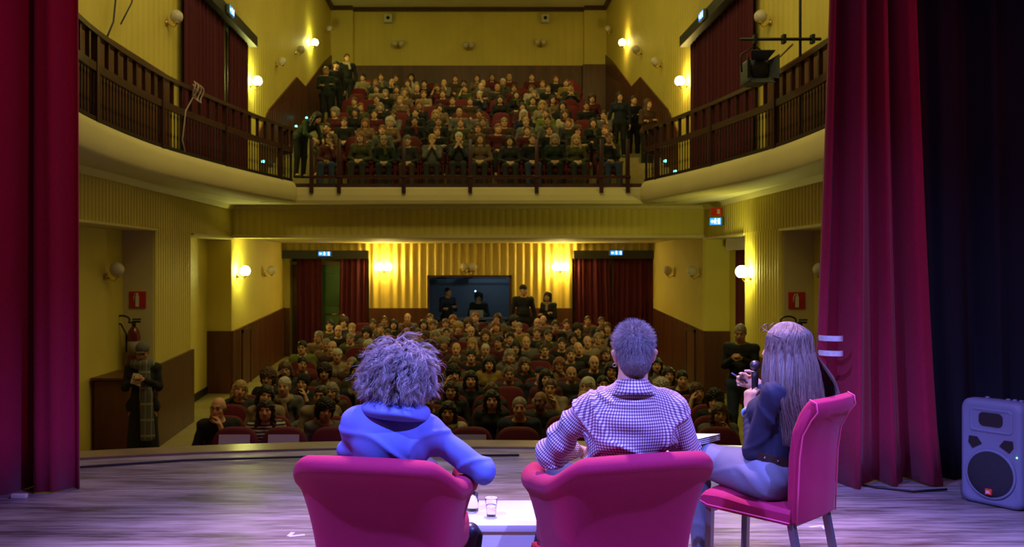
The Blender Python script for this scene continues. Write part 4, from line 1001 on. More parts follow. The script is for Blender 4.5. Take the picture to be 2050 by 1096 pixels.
# ---- an audience member: joints in a frame where the person looks towards -Y
def pose_joints(kind, sit=True):
    J = {}
    if sit:
        J['pel'] = (0, .06, .53); J['waist'] = (0, .09, .68); J['chest'] = (0, .10, .86); J['neck'] = (0, .075, 1.00); J['head'] = (0, .045, 1.125)
        for s, n in ((-1, 'l'), (1, 'r')):
            J['sh' + n] = (s * .165, .09, .945); J['hip' + n] = (s * .09, .04, .51); J['kn' + n] = (s * .11, -.40, .53); J['an' + n] = (s * .11, -.44, .10); J['to' + n] = (s * .12, -.58, .04)
            J['el' + n] = (s * .235, .03, .70); J['ha' + n] = (s * .06, -.20, .63)
    else:
        J['pel'] = (0, .0, .93); J['waist'] = (0, .0, 1.08); J['chest'] = (0, .01, 1.27); J['neck'] = (0, .0, 1.43); J['head'] = (0, -.025, 1.56)
        for s, n in ((-1, 'l'), (1, 'r')):
            J['sh' + n] = (s * .17, .01, 1.365); J['hip' + n] = (s * .09, .0, .90); J['kn' + n] = (s * .10, -.02, .50); J['an' + n] = (s * .105, .02, .09); J['to' + n] = (s * .12, -.14, .04)
            J['el' + n] = (s * .245, .03, 1.10); J['ha' + n] = (s * .10, -.2, 1.07)
    z0 = 0 if sit else .40
    if kind == 'folded': J['hal'] = (.09, -.115, .78 + z0); J['har'] = (-.09, -.13, .74 + z0); J['ell'] = (-.22, -.03, .70 + z0); J['elr'] = (.22, -.03, .70 + z0)
    if kind == 'chin': J['elr'] = (.15, -.15, .72 + z0); J['har'] = (.055, -.105, .965 + z0)
    if kind == 'cheek': J['ell'] = (-.21, -.13, .73 + z0); J['hal'] = (-.105, -.055, 1.03 + z0)
    if kind == 'phone': J['elr'] = (.2, -.06, .74 + z0); J['ell'] = (-.2, -.06, .74 + z0); J['har'] = (.04, -.26, .86 + z0); J['hal'] = (-.04, -.26, .86 + z0)
    if kind == 'clap': J['har'] = (.02, -.27, .92 + z0); J['hal'] = (-.02, -.27, .92 + z0)
    if kind == 'prayer': J['har'] = (.02, -.10, .98 + z0); J['hal'] = (-.02, -.10, .98 + z0); J['elr'] = (.16, -.12, .74 + z0); J['ell'] = (-.16, -.12, .74 + z0)
    if kind == 'hang': J['elr'] = (.25, .03, 1.10); J['ell'] = (-.25, .03, 1.10); J['har'] = (.26, -.04, .84); J['hal'] = (-.26, -.04, .84)
    if kind == 'bend':
        J['waist'] = (0, -.10, 1.05); J['chest'] = (0, -.28, 1.14); J['neck'] = (0, -.42, 1.22); J['head'] = (0, -.54, 1.29)
        for s, n in ((-1, 'l'), (1, 'r')): J['sh' + n] = (s * .17, -.35, 1.18); J['el' + n] = (s * .22, -.42, .93); J['ha' + n] = (s * .12, -.60, .80); J['pel'] = (0, .06, .93)
    return J
HROT = {'plain': (0, 0, 0), 'folded': (0, .05, .18), 'chin': (.05, .08, -.15), 'cheek': (.05, -.20, .1), 'phone': (.28, 0, 0), 'clap': (-.08, 0, .1), 'prayer': (0.06, 0, 0), 'tilt': (0, .2, .3), 'turn': (0, -.05, -.45), 'hang': (0, 0, .3), 'bend': (.6, 0, .3)}
def person_shapes(kind, sit=True, female=False, h=.0115, legs=True, dress=False):
    J = {k: np.array(v, float) for k, v in pose_joints(kind, sit).items()}
    if female:
        for k in ('shl', 'shr'): J[k][0] *= .9
    M = rotm(*HROT[kind]); hc = J['head']
    sh = .155 if not female else .142
    def torso(f, e=0.0, k=.06):
        f.cap(J['pel'], J['waist'], .125 + e, .105 + e, k, flat=((0, 1, 0), 1.25))
        f.cap(J['waist'], J['chest'], .108 + e, .122 + e, k, flat=((0, 1, 0), 1.25))
        f.cap(J['chest'] + (J['shl'] - J['chest']) * .45, J['chest'] + (J['shr'] - J['chest']) * .45, .085 + e, .085 + e, k)
        f.cap(J['shl'], J['shr'], .052 + e, .052 + e, .06)
        f.cap(J['neck'] * .75 + J['chest'] * .25, J['neck'], .07 + e, .052 + e, .05)
        if female:
            for s in (-1, 1): f.ell(J['chest'] + np.array((s * .065, -.085, -.01)), (.06 + e, .055 + e, .06 + e), .03)
        else: f.ell(J['waist'] + np.array((0, -.045, 0)), (.115 + e, .09 + e, .11 + e), .05)
    def arms(f, e=0.0, hand=True):
        for n, s in (('l', -1), ('r', 1)):
            S, E, H = J['sh' + n], J['el' + n], J['ha' + n]
            f.cap(S, E, .047 + e, .038 + e, .035); d = H - E; Wp = E + d * (1 - (.0 if hand else .12))
            f.cap(E, Wp, .038 + e, .026 + e * .8, .02)
            if hand:
                dd = d / np.linalg.norm(d); pn = np.array((-s * .8, .0, -.5)) if kind not in ('prayer', 'clap', 'chin', 'cheek') else np.array((-s, .2, 0.))
                hand_field(f, H, dd, pn, curl=.55 if kind not in ('prayer', 'clap') else .15, sc=.95, side=s if kind not in ('prayer', 'clap') else -s)
    def legf(f, e=0.0):
        for n in 'lr':
            f.cap(J['pel'] * .5 + J['hip' + n] * .5, J['hip' + n], .11 + e, .095 + e, .05)
            f.cap(J['hip' + n], J['kn' + n], .085 + e, .058 + e, .04); f.cap(J['kn' + n], J['an' + n], .056 + e, .038 + e, .03)
    fb = Field(); torso(fb); legf(fb)
    for n in 'lr': fb.cap(J['an' + n], J['to' + n], .036, .028, .03)
    arms(fb); fb.cap(J['neck'] - np.array((0, 0, .03)), hc + M @ np.array((0, .02, -.03)), .052, .050, .03)
    head_field(fb, hc, M)
    allp = np.array(list(J.values())); lo = allp.min(0) - np.array((.13, .15, .05)); hi = allp.max(0) + np.array((.13, .13, .16)); lo[2] = -.01
    v, q = surf(fb, lo, hi, h); v = relax(v, q, 1)
    out = {'body': to_mesh('body', v, q, face_tint(v, hc, M)), 'head': hc, 'M': M}
    ft = Field(); torso(ft, .016); arms(ft, .013, False)
    if not sit: ft.cap(J['hipl'], J['hipr'], .12, .12, .05, flat=((0, 1, 0), 1.2))
    nk = J['neck']; nd = M @ np.array((0, -.25, 1.0)); ft.half(nk + np.array((0, 0, .012)), (nk - J['chest']) / np.linalg.norm(nk - J['chest']) + np.array((0, -.35, 0)), .01)
    ph = sum(map(ord, kind)) % 7
    def top(P): return ft(P) - .004 * np.sin(P[:, 2] * 46 + P[:, 0] * 30 + ph) * np.sin(P[:, 0] * 24 - P[:, 2] * 17 + P[:, 1] * 20) + 0
    v, q = surf(top, lo - .02, hi, h); out['top'] = to_mesh('jumper', v, q)
    fl = Field(); legf(fl, .012); fl.cap(J['pel'], J['pel'] + (J['waist'] - J['pel']) * .3, .135, .12, .05, flat=((0, 1, 0), 1.25))
    if dress:   # long coat hanging to the shins
        fl = Field(); fl.cap(J['pel'] + np.array((0, 0, .1)), (0, .0, .35), .15, .20, .05, flat=((0, 1, 0), 1.15)); fl.half((0, 0, .30), (0, 0, -1), .01)
    v, q = surf(fl, lo - .02, hi, h * 1.15); out['trousers'] = to_mesh('trousers', v, q)
    if not sit or legs:
        fs = Field()
        fs.cap(J['anl'] + np.array((0, .02, -.03)), J['tol'], .046, .036, .03); fs.half((0, 0, 0.004), (0, 0, -1), .004)
        v, q = surf(fs, np.minimum(J['anl'], J['tol']) - .09, np.maximum(J['anl'], J['tol']) + .09, h); out['shoel'] = to_mesh('shoe', v, q)
        fs = Field(); fs.cap(J['anr'] + np.array((0, .02, -.03)), J['tor'], .046, .036, .03); fs.half((0, 0, 0.004), (0, 0, -1), .004)
        v, q = surf(fs, np.minimum(J['anr'], J['tor']) - .09, np.maximum(J['anr'], J['tor']) + .09, h); out['shoer'] = to_mesh('shoe', v, q)
    return out
def hair_mat(name, dark, lite, rough=.35):
    m = mat(name, dark, rough); nt = m.node_tree; h = nt.nodes.new('ShaderNodeHairInfo'); mx = nt.nodes.new('ShaderNodeMix'); mx.data_type = 'RGBA'
    nt.links.new(h.outputs['Random'], mx.inputs[0]); mx.inputs[6].default_value = (*dark, 1); mx.inputs[7].default_value = (*lite, 1); nt.links.new(mx.outputs[2], nt.nodes['Principled BSDF'].inputs['Base Color']); return m
# ---- hair, in the frame of the head
def hair_shape(style):
    f = Field(); bump = 0.0; bs = 90
    face = lambda: f.ell((0, -.092, -.035), (.062, .045, .085), .012, 's')
    if style == 'short': f.ell((0, .016, .045), (.083, .097, .090), .02); f.ell((0, .05, -.02), (.068, .062, .06), .02); f.ell((0, -.105, -.005), (.075, .058, .062), .012, 's'); f.ell((0, -.03, -.095), (.1, .1, .065), .01, 's'); bump = .003
    elif style == 'cropped': f.ell((0, .014, .038), (.078, .095, .090), .02); f.ell((0, .05, -.02), (.066, .060, .05), .02); f.ell((0, -.105, .0), (.080, .062, .062), .01, 's'); f.ell((0, -.03, -.085), (.1, .1, .065), .01, 's'); bump = .001
    elif style == 'fringe': # bald crown with hair at the sides
        f.ell((0, .022, .01), (.084, .090, .055), .02); f.ell((0, -.085, .0), (.1, .070, .09), .01, 's'); f.ell((0, .0, .085), (.068, .085, .055), .012, 's'); bump = .002
    elif style == 'bob': f.ell((0, .016, .045), (.090, .105, .093), .02); f.cap((-.075, .0, .03), (-.082, -.01, -.085), .032, .034, .02); f.cap((.075, .0, .03), (.082, -.01, -.085), .032, .034, .02); f.ell((0, .06, -.04), (.085, .055, .075), .03); f.ell((0, -.115, -.03), (.058, .060, .092), .012, 's'); bump = .004
    elif style == 'long':
        f.ell((0, .016, .045), (.088, .102, .093), .02)
        for s in (-1, 1): f.cap((s * .075, .0, .04), (s * .088, -.01, -.20), .030, .036, .025); f.cap((s * .088, -.01, -.16), (s * .09, -.03, -.28), .034, .018, .02)
        f.cap((0, .075, .0), (0, .09, -.22), .06, .065, .03); f.ell((0, -.115, -.03), (.055, .062, .092), .012, 's'); bump = .005
    elif style == 'curly': f.ell((0, .022, .055), (.112, .118, .108), .02); f.ell((0, .04, -.03), (.105, .08, .07), .03); f.ell((0, -.118, -.03), (.060, .070, .088), .012, 's'); bump = .011; bs = 120
    elif style == 'bun': f.ell((0, .016, .045), (.081, .097, .090), .02); f.ell((0, .05, -.01), (.07, .062, .05), .02); f.ell((0, .09, .095), (.042, .042, .04), .01); f.ell((0, -.108, -.01), (.068, .060, .072), .012, 's'); bump = .002
    elif style == 'cap': f.ell((0, .010, .055), (.086, .102, .085), .02); f.half((0, 0, .03), (0, -.15, -1), .008); f.cap((-.03, -.10, .038), (.03, -.10, .038), .018, .018, .01, flat=((0, 0, 1), 2.5))
    elif style == 'beanie': f.ell((0, .014, .06), (.087, .104, .092), .02); f.half((0, 0, .028), (0, -.2, -1), .008); bump = .001; bs = 200
    elif style == 'scarfhead': f.ell((0, .016, .04), (.089, .106, .10), .02); f.ell((0, .0, -.10), (.075, .085, .07), .04); f.ell((0, -.11, -.02), (.052, .062, .078), .01, 's'); bump = .003; bs = 40
    def g(P): return f(P) - bump * np.sin(P[:, 0] * bs + 2 * np.sin(P[:, 2] * bs * .6)) * np.sin(P[:, 1] * bs * .9 + P[:, 2] * bs * .5)
    v, q = surf(g, (-.17, -.16, -.33), (.17, .18, .20), .0068); return to_mesh('hair', v, q)
HAIR = {s: hair_shape(s) for s in ('short', 'cropped', 'fringe', 'bob', 'long', 'curly', 'bun', 'cap', 'beanie', 'scarfhead')}
def glasses_mesh():
    mb = MB()
    for s in (-1, 1):
        mb.tube([(s * .031 + .019 * math.cos(a), -.101, .018 + .015 * math.sin(a)) for a in np.linspace(0, 2 * math.pi, 14)[:-1]], .0022, 5, closed=True)
        mb.tube([(s * .05, -.10, .022), (s * .076, -.06, .022), (s * .080, .0, .018)], .0018, 5)
    mb.tube([(-.012, -.103, .022), (.012, -.103, .022)], .0022, 5); return mb.mesh('glasses')
GLASS_ME = glasses_mesh()
def scarf_mesh():
    f = Field()
    for k in range(12):
        a, b = 2 * math.pi * k / 12, 2 * math.pi * (k + 1) / 12
        f.cap((.085 * math.cos(a), .02 + .085 * math.sin(a), -.145 - .02 * math.sin(-a)), (.085 * math.cos(b), .02 + .085 * math.sin(b), -.145 - .02 * math.sin(-b)), .034, .034, .02)
    f.cap((.02, -.09, -.16), (.04, -.12, -.30), .035, .035, .02, flat=((0, 1, 0), 1.6)); v, q = surf(lambda P: f(P) - .003 * np.sin(P[:, 0] * 90 + P[:, 2] * 60), (-.16, -.18, -.38), (.16, .16, -.05), .009); return to_mesh('scarf', v, q)
SCARF_ME = scarf_mesh()

SKIN = {'light': mat('skin_light', (.64, .36, .20), .55, attr='tint'), 'tan': mat('skin_tan', (.47, .25, .13), .55, attr='tint'), 'brown': mat('skin_brown', (.26, .13, .07), .55, attr='tint')}
HC = {'black': (.012, .009, .008), 'dark brown': (.035, .02, .012), 'brown': (.09, .045, .02), 'blond': (.42, .27, .09), 'grey': (.26, .22, .16), 'white': (.55, .50, .38), 'auburn': (.22, .07, .02)}
HM = {k: mat('hair_' + k.replace(' ', '_'), c, .5, noise=.35, nscale=60, stretch=(1, 1, .2)) for k, c in HC.items()}
CC = {'black': (.012, .012, .014), 'charcoal': (.04, .04, .04), 'navy': (.015, .022, .05), 'brown': (.09, .045, .025), 'olive': (.09, .085, .03), 'beige': (.36, .28, .16), 'cream': (.6, .52, .36), 'maroon': (.12, .012, .018),
      'grey': (.17, .16, .14), 'green': (.20, .26, .04), 'white': (.68, .62, .48), 'red': (.30, .02, .02), 'dark green': (.018, .035, .02), 'mustard': (.4, .26, .05), 'tan': (.25, .15, .08), 'blue': (.04, .07, .16)}
CM = {k: mat('cloth_' + k.replace(' ', '_'), tuple(v * .7 for v in c), .85, noise=.15, nscale=15) for k, c in CC.items()}
def striped(name, c1, c2, fr, axis=2):
    m = mat(name, c1, .85); nt = m.node_tree; tc = nt.nodes.new('ShaderNodeTexCoord'); sp = nt.nodes.new('ShaderNodeSeparateXYZ'); nt.links.new(tc.outputs['Object'], sp.inputs[0])
    a = nt.nodes.new('ShaderNodeMath'); a.operation = 'MULTIPLY'; a.inputs[1].default_value = fr; nt.links.new(sp.outputs[axis], a.inputs[0])
    s = nt.nodes.new('ShaderNodeMath'); s.operation = 'FRACT'; nt.links.new(a.outputs[0], s.inputs[0]); g = nt.nodes.new('ShaderNodeMath'); g.operation = 'GREATER_THAN'; g.inputs[1].default_value = .5; nt.links.new(s.outputs[0], g.inputs[0])
    mx = nt.nodes.new('ShaderNodeMix'); mx.data_type = 'RGBA'; nt.links.new(g.outputs[0], mx.inputs[0]); mx.inputs[6].default_value = (*c1, 1); mx.inputs[7].default_value = (*c2, 1); nt.links.new(mx.outputs[2], nt.nodes['Principled BSDF'].inputs['Base Color']); return m
CM['striped'] = striped('cloth_striped', (.02, .02, .02), (.5, .45, .35), 28)
TR = [mat('cloth_black'), mat('cloth_navy'), mat('cloth_charcoal'), mat('cloth_brown'), mat('cloth_blue')]
M_specs = mat('dark_glasses_frame', (.02, .015, .015), .3)

SHP = {}
def shapes(kind, sit, female, dress=False, legs=False):
    key = (kind, sit, female, dress)
    if key not in SHP: SHP[key] = person_shapes(kind, sit, female, .0115 if sit else .013, legs or not sit, dress)
    return SHP[key]
PROTO = {}
def make_person(label, loc, rz, kind='plain', sit=True, female=False, hair='short', hcol='brown', top='black', skin='light', glasses=False, scarf=None, scale=1.0, group=None, tr=0, dress=False, legs=False, roll=0):
    S = shapes(kind, sit, female, dress, legs)
    t = thing('person', label, 'person', loc, rz, group); t.scale = (scale,) * 3
    place_mesh('body', S['body'], SKIN[skin], t, own=True)
    place_mesh('coat' if dress else 'top', S['top'], CM[top], t, own=True)
    place_mesh('coat_skirt' if dress else 'trousers', S['trousers'], CM[top] if dress else TR[tr % 5], t, own=True)
    if (legs or not sit) and 'shoel' in S:
        place_mesh('shoe', S['shoel'], M_base, t); place_mesh('shoe', S['shoer'], M_base, t)
    E = Matrix(S['M'].tolist()).to_euler()
    if hair: place_mesh('hat' if hair in ('cap', 'beanie') else 'headscarf' if hair == 'scarfhead' else 'hair', HAIR[hair], HM[hcol] if hair not in ('cap', 'beanie', 'scarfhead') else CM[hcol], t, S['head'], E, own=True)
    if glasses: place_mesh('glasses', GLASS_ME, M_specs, t, S['head'], E)
    if scarf: place_mesh('scarf', SCARF_ME, CM[scarf], t, S['head'], E, own=True)
    return t
# who sits where: (x, hair, hair or hat colour, clothes, pose, details), rows from the stage backwards
STALLS = [
 [(-2.67,'fringe','grey','black','chin','g'), (-2.16,'long','dark brown','striped','plain','f'), (-1.53,'curly','black','grey','tilt','t'), (-0.22,'bob','black','cream','plain','fS'), (0.54,'cropped','grey','navy','plain',''), (2.68,'bob','brown','grey','chin','')],
 [(-2.35,'bob','black','beige','tilt','f'), (-1.71,'cropped','dark brown','beige','chin','t'), (-0.46,'short','dark brown','black','plain',''), (0.27,'long','black','black','plain','f'), (0.83,None,'brown','charcoal','turn','w'), (1.33,None,'brown','charcoal','turn',''), (1.84,'bun','black','black','turn','f'), (2.85,'curly','black','black','turn','f')],
 [(-2.85,'bob','blond','charcoal','tilt','f'), (-2.30,'short','white','grey','plain','S'), (-1.71,'bob','grey','brown','plain','fg'), (-0.22,'long','dark brown','black','plain','f'), (0.28,'long','brown','black','plain','f'), (1.02,'cropped','brown','beige','chin',''), (1.48,'bob','white','navy','turn','f'), (2.39,'curly','white','black','chin','f'), (2.85,'long','brown','charcoal','cheek','f')],
 [(-2.68,'curly','brown','navy','plain','fg'), (-2.21,'scarfhead','black','black','chin','f'), (-1.50,'short','dark brown','navy','plain',''), (-0.99,'fringe','dark brown','grey','tilt',''), (0.03,'bob','black','black','plain','f'), (1.04,'long','black','maroon','plain','f'), (1.80,'short','black','charcoal','plain',''), (2.33,'short','auburn','charcoal','plain',''), (2.85,'short','black','black','plain','')],
 [(-2.61,'bob','brown','charcoal','cheek','f'), (-2.05,'curly','dark brown','olive','plain','f'), (-1.59,'bob','black','olive','plain','f'), (-0.67,'bun','auburn','maroon','plain','f'), (-0.21,'curly','black','grey','cheek','f'), (0.58,'cropped','brown','charcoal','plain',''), (1.02,'cap','navy','navy','tilt',''), (1.47,None,'grey','charcoal','plain','t'), (2.04,'bob','black','black','chin','f'), (2.85,'long','dark brown','black','plain','f')],
 [(-2.52,'short','black','maroon','tilt',''), (-1.77,'cropped','grey','brown','chin',''), (-0.73,'short','dark brown','grey','tilt',''), (-0.21,'bob','brown','olive','chin','f'), (0.31,'bob','black','mustard','plain','f'), (0.85,'bob','brown','black','folded','f'), (1.38,'bob','auburn','tan','chin','fg'), (1.90,'fringe','grey','black','plain','g'), (2.37,'cropped','auburn','black','turn',''), (2.84,'long','black','grey','plain','f')],
 [(-2.10,'short','white','beige','plain','f'), (-1.03,'cropped','brown','maroon','plain',''), (0.04,'short','black','black','plain',''), (0.66,'bob','grey','grey','tilt','f'), (1.64,'short','brown','charcoal','plain',''), (2.20,'bob','brown','black','plain','f')],
 [(-2.82,'short','black','green','plain',''), (-2.31,'fringe','brown','brown','chin',''), (-1.71,'bun','white','charcoal','turn','f'), (-0.71,'long','grey','black','folded','f'), (-0.21,None,'grey','charcoal','plain',''), (0.29,'cropped','white','black','plain',''), (0.79,'long','black','black','plain','f'), (1.29,'cropped','black','black','plain','g'), (1.86,None,'brown','black','cheek',''), (2.83,'long','grey','olive','plain','f')],
 [(-2.54,'cropped','grey','tan','plain',''), (-0.97,'fringe','dark brown','maroon','plain',''), (-0.45,'curly','grey','maroon','tilt','f'), (0.07,'long','blond','olive','turn','f'), (0.54,'short','black','maroon','turn',''), (1.03,None,'grey','grey','plain',''), (1.66,'short','dark brown','black','plain',''), (2.12,'fringe','brown','beige','plain',''), (2.58,'long','dark brown','maroon','plain','f')],
 [(-2.81,'short','grey','tan','turn',''), (-2.22,'cropped','grey','olive','plain',''), (-1.51,'short','brown','olive','plain',''), (-0.62,'bob','grey','tan','plain','f'), (0.32,'long','brown','maroon','plain','f'), (0.78,'short','black','charcoal','plain',''), (1.49,'short','brown','olive','tilt',''), (1.96,'long','dark brown','black','plain','f'), (2.42,'short','grey','tan','plain',''), (2.86,'bun','dark brown','grey','plain','f')],
 [(-2.55,'fringe','dark brown','black','plain','g'), (-2.00,'curly','dark brown','grey','plain','f'), (-0.98,'cropped','brown','charcoal','plain',''), (-0.43,'cropped','black','black','plain',''), (0.05,'fringe','auburn','grey','plain','g'), (0.77,'curly','brown','charcoal','plain','f'), (1.34,'cropped','brown','charcoal','plain',''), (2.14,'curly','dark brown','black','plain','f'), (2.59,'bob','brown','beige','folded','f')],
 [(-2.85,'short','black','brown','plain',''), (-2.39,'short','blond','charcoal','plain',''), (-1.81,'cropped','brown','mustard','tilt',''), (-1.26,'curly','auburn','tan','plain','f'), (-0.72,'short','brown','brown','plain',''), (-0.21,'curly','blond','olive','plain','f'), (0.56,'bob','auburn','tan','cheek','f'), (1.03,'short','grey','mustard','plain',''), (1.78,'short','dark brown','black','plain',''), (2.24,'fringe','brown','brown','plain',''), (2.85,'short','brown','brown','plain','')],
 [(-2.68,'curly','brown','charcoal','tilt','f'), (-2.05,'short','brown','tan','plain',''), (-1.60,'long','black','black','plain','f'), (-0.96,'long','black','black','plain','f'), (-0.49,'short','brown','beige','plain',''), (-0.00,'curly','brown','black','plain','f'), (0.98,'curly','black','black','folded','f'), (1.47,'fringe','grey','brown','plain','g'), (2.10,'short','brown','grey','plain',''), (2.85,'cropped','brown','charcoal','plain','')],
 [(-2.83,'bun','brown','navy','plain','f'), (-1.88,'cropped','brown','black','plain',''), (-1.36,'fringe','brown','grey','plain',''), (-0.86,'short','brown','navy','tilt',''), (-0.35,'bob','auburn','black','plain','f'), (0.15,'bun','auburn','maroon','folded','f'), (0.65,'bob','dark brown','grey','turn','f'), (1.66,None,'white','tan','turn',''), (2.66,'cropped','brown','tan','plain','')],
]
STALLS_SEATS = [
 [-2.67, -2.16, -1.53, -0.87, -0.22, 0.54, 1.07, 1.61, 2.14, 2.68],
 [-2.83, -2.35, -1.71, -1.08, -0.46, 0.27, 0.83, 1.33, 1.84, 2.34, 2.85],
 [-2.85, -2.30, -1.71, -1.22, -0.72, -0.22, 0.28, 1.02, 1.48, 1.94, 2.39, 2.85],
 [-2.68, -2.21, -1.50, -0.99, -0.48, 0.03, 0.54, 1.04, 1.80, 2.33, 2.85],
 [-2.61, -2.05, -1.59, -1.13, -0.67, -0.21, 0.58, 1.02, 1.47, 2.04, 2.85],
 [-2.52, -1.77, -1.25, -0.73, -0.21, 0.31, 0.85, 1.38, 1.90, 2.37, 2.84],
 [-2.71, -2.10, -1.57, -1.03, -0.50, 0.04, 0.66, 1.15, 1.64, 2.20, 2.75],
 [-2.82, -2.31, -1.71, -1.21, -0.71, -0.21, 0.29, 0.79, 1.29, 1.86, 2.34, 2.83],
 [-2.54, -2.01, -1.49, -0.97, -0.45, 0.07, 0.54, 1.03, 1.66, 2.12, 2.58],
 [-2.81, -2.22, -1.51, -1.06, -0.62, -0.15, 0.32, 0.78, 1.49, 1.96, 2.42, 2.86],
 [-2.55, -2.00, -1.49, -0.98, -0.43, 0.05, 0.77, 1.34, 2.14, 2.59],
 [-2.85, -2.39, -1.81, -1.26, -0.72, -0.21, 0.56, 1.03, 1.78, 2.24, 2.85],
 [-2.68, -2.05, -1.60, -0.96, -0.49, -0.00, 0.49, 0.98, 1.47, 2.10, 2.85],
 [-2.83, -2.36, -1.88, -1.36, -0.86, -0.35, 0.15, 0.65, 1.15, 1.66, 2.16, 2.66],
]
BALCONY = [
 [(-2.87,'short','brown','maroon','chin',''), (-2.24,'long','auburn','olive','plain','f'), (-1.75,'short','grey','dark green','plain','g'), (-1.26,'beanie','grey','charcoal','plain',''), (-0.75,'short','blond','grey','prayer',''), (-0.20,'short','white','charcoal','prayer',''), (0.24,'long','brown','tan','plain','f'), (0.85,'long','black','charcoal','plain','f'), (1.32,'short','brown','black','plain',''), (1.78,'bob','grey','dark green','plain','f'), (2.22,'long','blond','olive','plain','f'), (2.91,'short','brown','black','chin','g')],
 [(-3.07,'bun','dark brown','tan','plain','f'), (-1.87,'short','auburn','grey','plain',''), (-0.68,'short','auburn','black','folded',''), (0.20,'long','brown','brown','plain','f'), (0.64,'short','auburn','maroon','tilt',''), (1.27,'short','brown','maroon','plain',''), (1.75,'short','dark brown','black','plain',''), (2.36,'curly','brown','black','folded','f'), (2.96,'short','auburn','black','turn','')],
 [(-2.82,'short','brown','black','plain',''), (-2.34,'long','auburn','tan','plain','f'), (-1.78,'curly','white','tan','plain','f'), (-1.22,'short','black','black','plain',''), (-0.68,'short','brown','black','plain',''), (-0.18,'cropped','auburn','olive','plain',''), (0.33,'short','brown','brown','plain',''), (0.81,'short','grey','brown','plain',''), (1.30,'bun','blond','grey','plain','f'), (1.79,'short','dark brown','grey','plain',''), (2.27,'short','auburn','charcoal','turn',''), (2.82,'long','dark brown','black','plain','f')],
 [(-3.17,'curly','grey','maroon','turn','f'), (-2.67,'long','black','black','turn','f'), (-2.23,'short','dark brown','maroon','plain',''), (-1.78,'long','brown','grey','prayer','f'), (-1.26,'short','dark brown','black','plain',''), (-0.78,'bob','blond','charcoal','plain','f'), (-0.22,'fringe','grey','grey','plain',''), (0.25,'short','dark brown','grey','plain',''), (1.30,'long','white','navy','plain','f'), (1.83,'short','brown','green','turn',''), (2.28,'bob','brown','cream','plain','f'), (3.20,'short','dark brown','grey','chin','')],
 [(-2.67,'long','auburn','olive','tilt','f'), (-2.19,'bob','grey','black','plain','f'), (-1.22,'long','auburn','black','plain','f'), (-0.71,'bob','dark brown','tan','plain','f'), (1.33,'long','dark brown','maroon','plain','f'), (1.82,'bob','blond','beige','plain','f'), (2.32,'long','black','black','plain','f'), (2.91,'short','black','black','plain','')],
 [(-2.93,'short','brown','olive','turn',''), (-2.36,'cropped','brown','charcoal','plain',''), (-1.76,'bun','blond','tan','turn','f'), (-0.41,'cropped','brown','black','plain',''), (0.04,'short','brown','brown','plain',''), (0.81,'bob','dark brown','black','plain','f'), (1.65,'short','dark brown','olive','plain',''), (2.16,'long','black','tan','folded','f'), (3.17,'curly','brown','maroon','plain','f')],
 [(-2.22,'short','grey','black','turn',''), (-1.71,'fringe','brown','tan','turn',''), (-1.20,'short','auburn','beige','folded',''), (-0.69,'short','brown','maroon','plain',''), (0.29,'short','white','navy','chin',''), (1.28,'long','dark brown','black','plain','f'), (1.76,'short','grey','olive','turn','')],
 [(-2.55,'short','dark brown','beige','plain',''), (-1.99,'bob','brown','tan','plain','f'), (-1.43,'fringe','black','brown','folded',''), (-0.87,'long','brown','maroon','cheek','f'), (-0.11,'short','brown','olive','cheek',''), (0.34,'cropped','white','brown','folded',''), (0.80,None,'grey','charcoal','plain',''), (1.26,'short','brown','maroon','plain',''), (1.74,'bob','brown','cream','plain','f'), (2.20,'cropped','brown','black','plain',''), (2.82,'cropped','brown','charcoal','phone','')],
 [(-2.66,'short','auburn','charcoal','tilt',''), (-2.20,'fringe','white','black','chin',''), (-1.74,'long','brown','beige','chin','f'), (-1.27,'short','black','black','plain',''), (-0.71,None,'brown','grey','chin',''), (-0.14,'short','black','olive','plain',''), (0.42,None,'grey','grey','plain',''), (0.99,'short','white','olive','turn',''), (2.12,'short','auburn','grey','plain',''), (2.79,'short','brown','mustard','plain','')],
 [(-3.13,'short','black','beige','turn',''), (-2.59,'short','brown','grey','plain',''), (-2.15,'long','brown','brown','plain','f'), (-1.70,'long','black','cream','plain','f'), (-0.39,'cropped','brown','brown','plain',''), (0.25,'long','brown','tan','plain','f'), (0.70,'bob','brown','maroon','plain','f'), (1.21,'fringe','grey','maroon','plain',''), (1.87,'cropped','brown','maroon','plain',''), (2.59,'short','auburn','black','plain','')],
]
BALCONY_SEATS = [
 [-2.87, -2.24, -1.75, -1.26, -0.75, -0.20, 0.24, 0.85, 1.32, 1.78, 2.22, 2.91],
 [-3.07, -2.47, -1.87, -1.28, -0.68, 0.20, 0.64, 1.27, 1.75, 2.36, 2.96],
 [-2.82, -2.34, -1.78, -1.22, -0.68, -0.18, 0.33, 0.81, 1.30, 1.79, 2.27, 2.82],
 [-3.17, -2.67, -2.23, -1.78, -1.26, -0.78, -0.22, 0.25, 0.78, 1.30, 1.83, 2.28, 2.74, 3.20],
 [-3.17, -2.67, -2.19, -1.70, -1.22, -0.71, -0.20, 0.31, 0.82, 1.33, 1.82, 2.32, 2.91],
 [-2.93, -2.36, -1.76, -1.31, -0.86, -0.41, 0.04, 0.81, 1.65, 2.16, 2.66, 3.17],
 [-3.19, -2.71, -2.22, -1.71, -1.20, -0.69, -0.20, 0.29, 0.79, 1.28, 1.76, 2.23, 2.71, 3.19],
 [-3.11, -2.55, -1.99, -1.43, -0.87, -0.11, 0.34, 0.80, 1.26, 1.74, 2.20, 2.82],
 [-3.17, -2.66, -2.20, -1.74, -1.27, -0.71, -0.14, 0.42, 0.99, 1.55, 2.12, 2.79],
 [-3.13, -2.59, -2.15, -1.70, -1.04, -0.39, 0.25, 0.70, 1.21, 1.87, 2.59, 3.13],
]
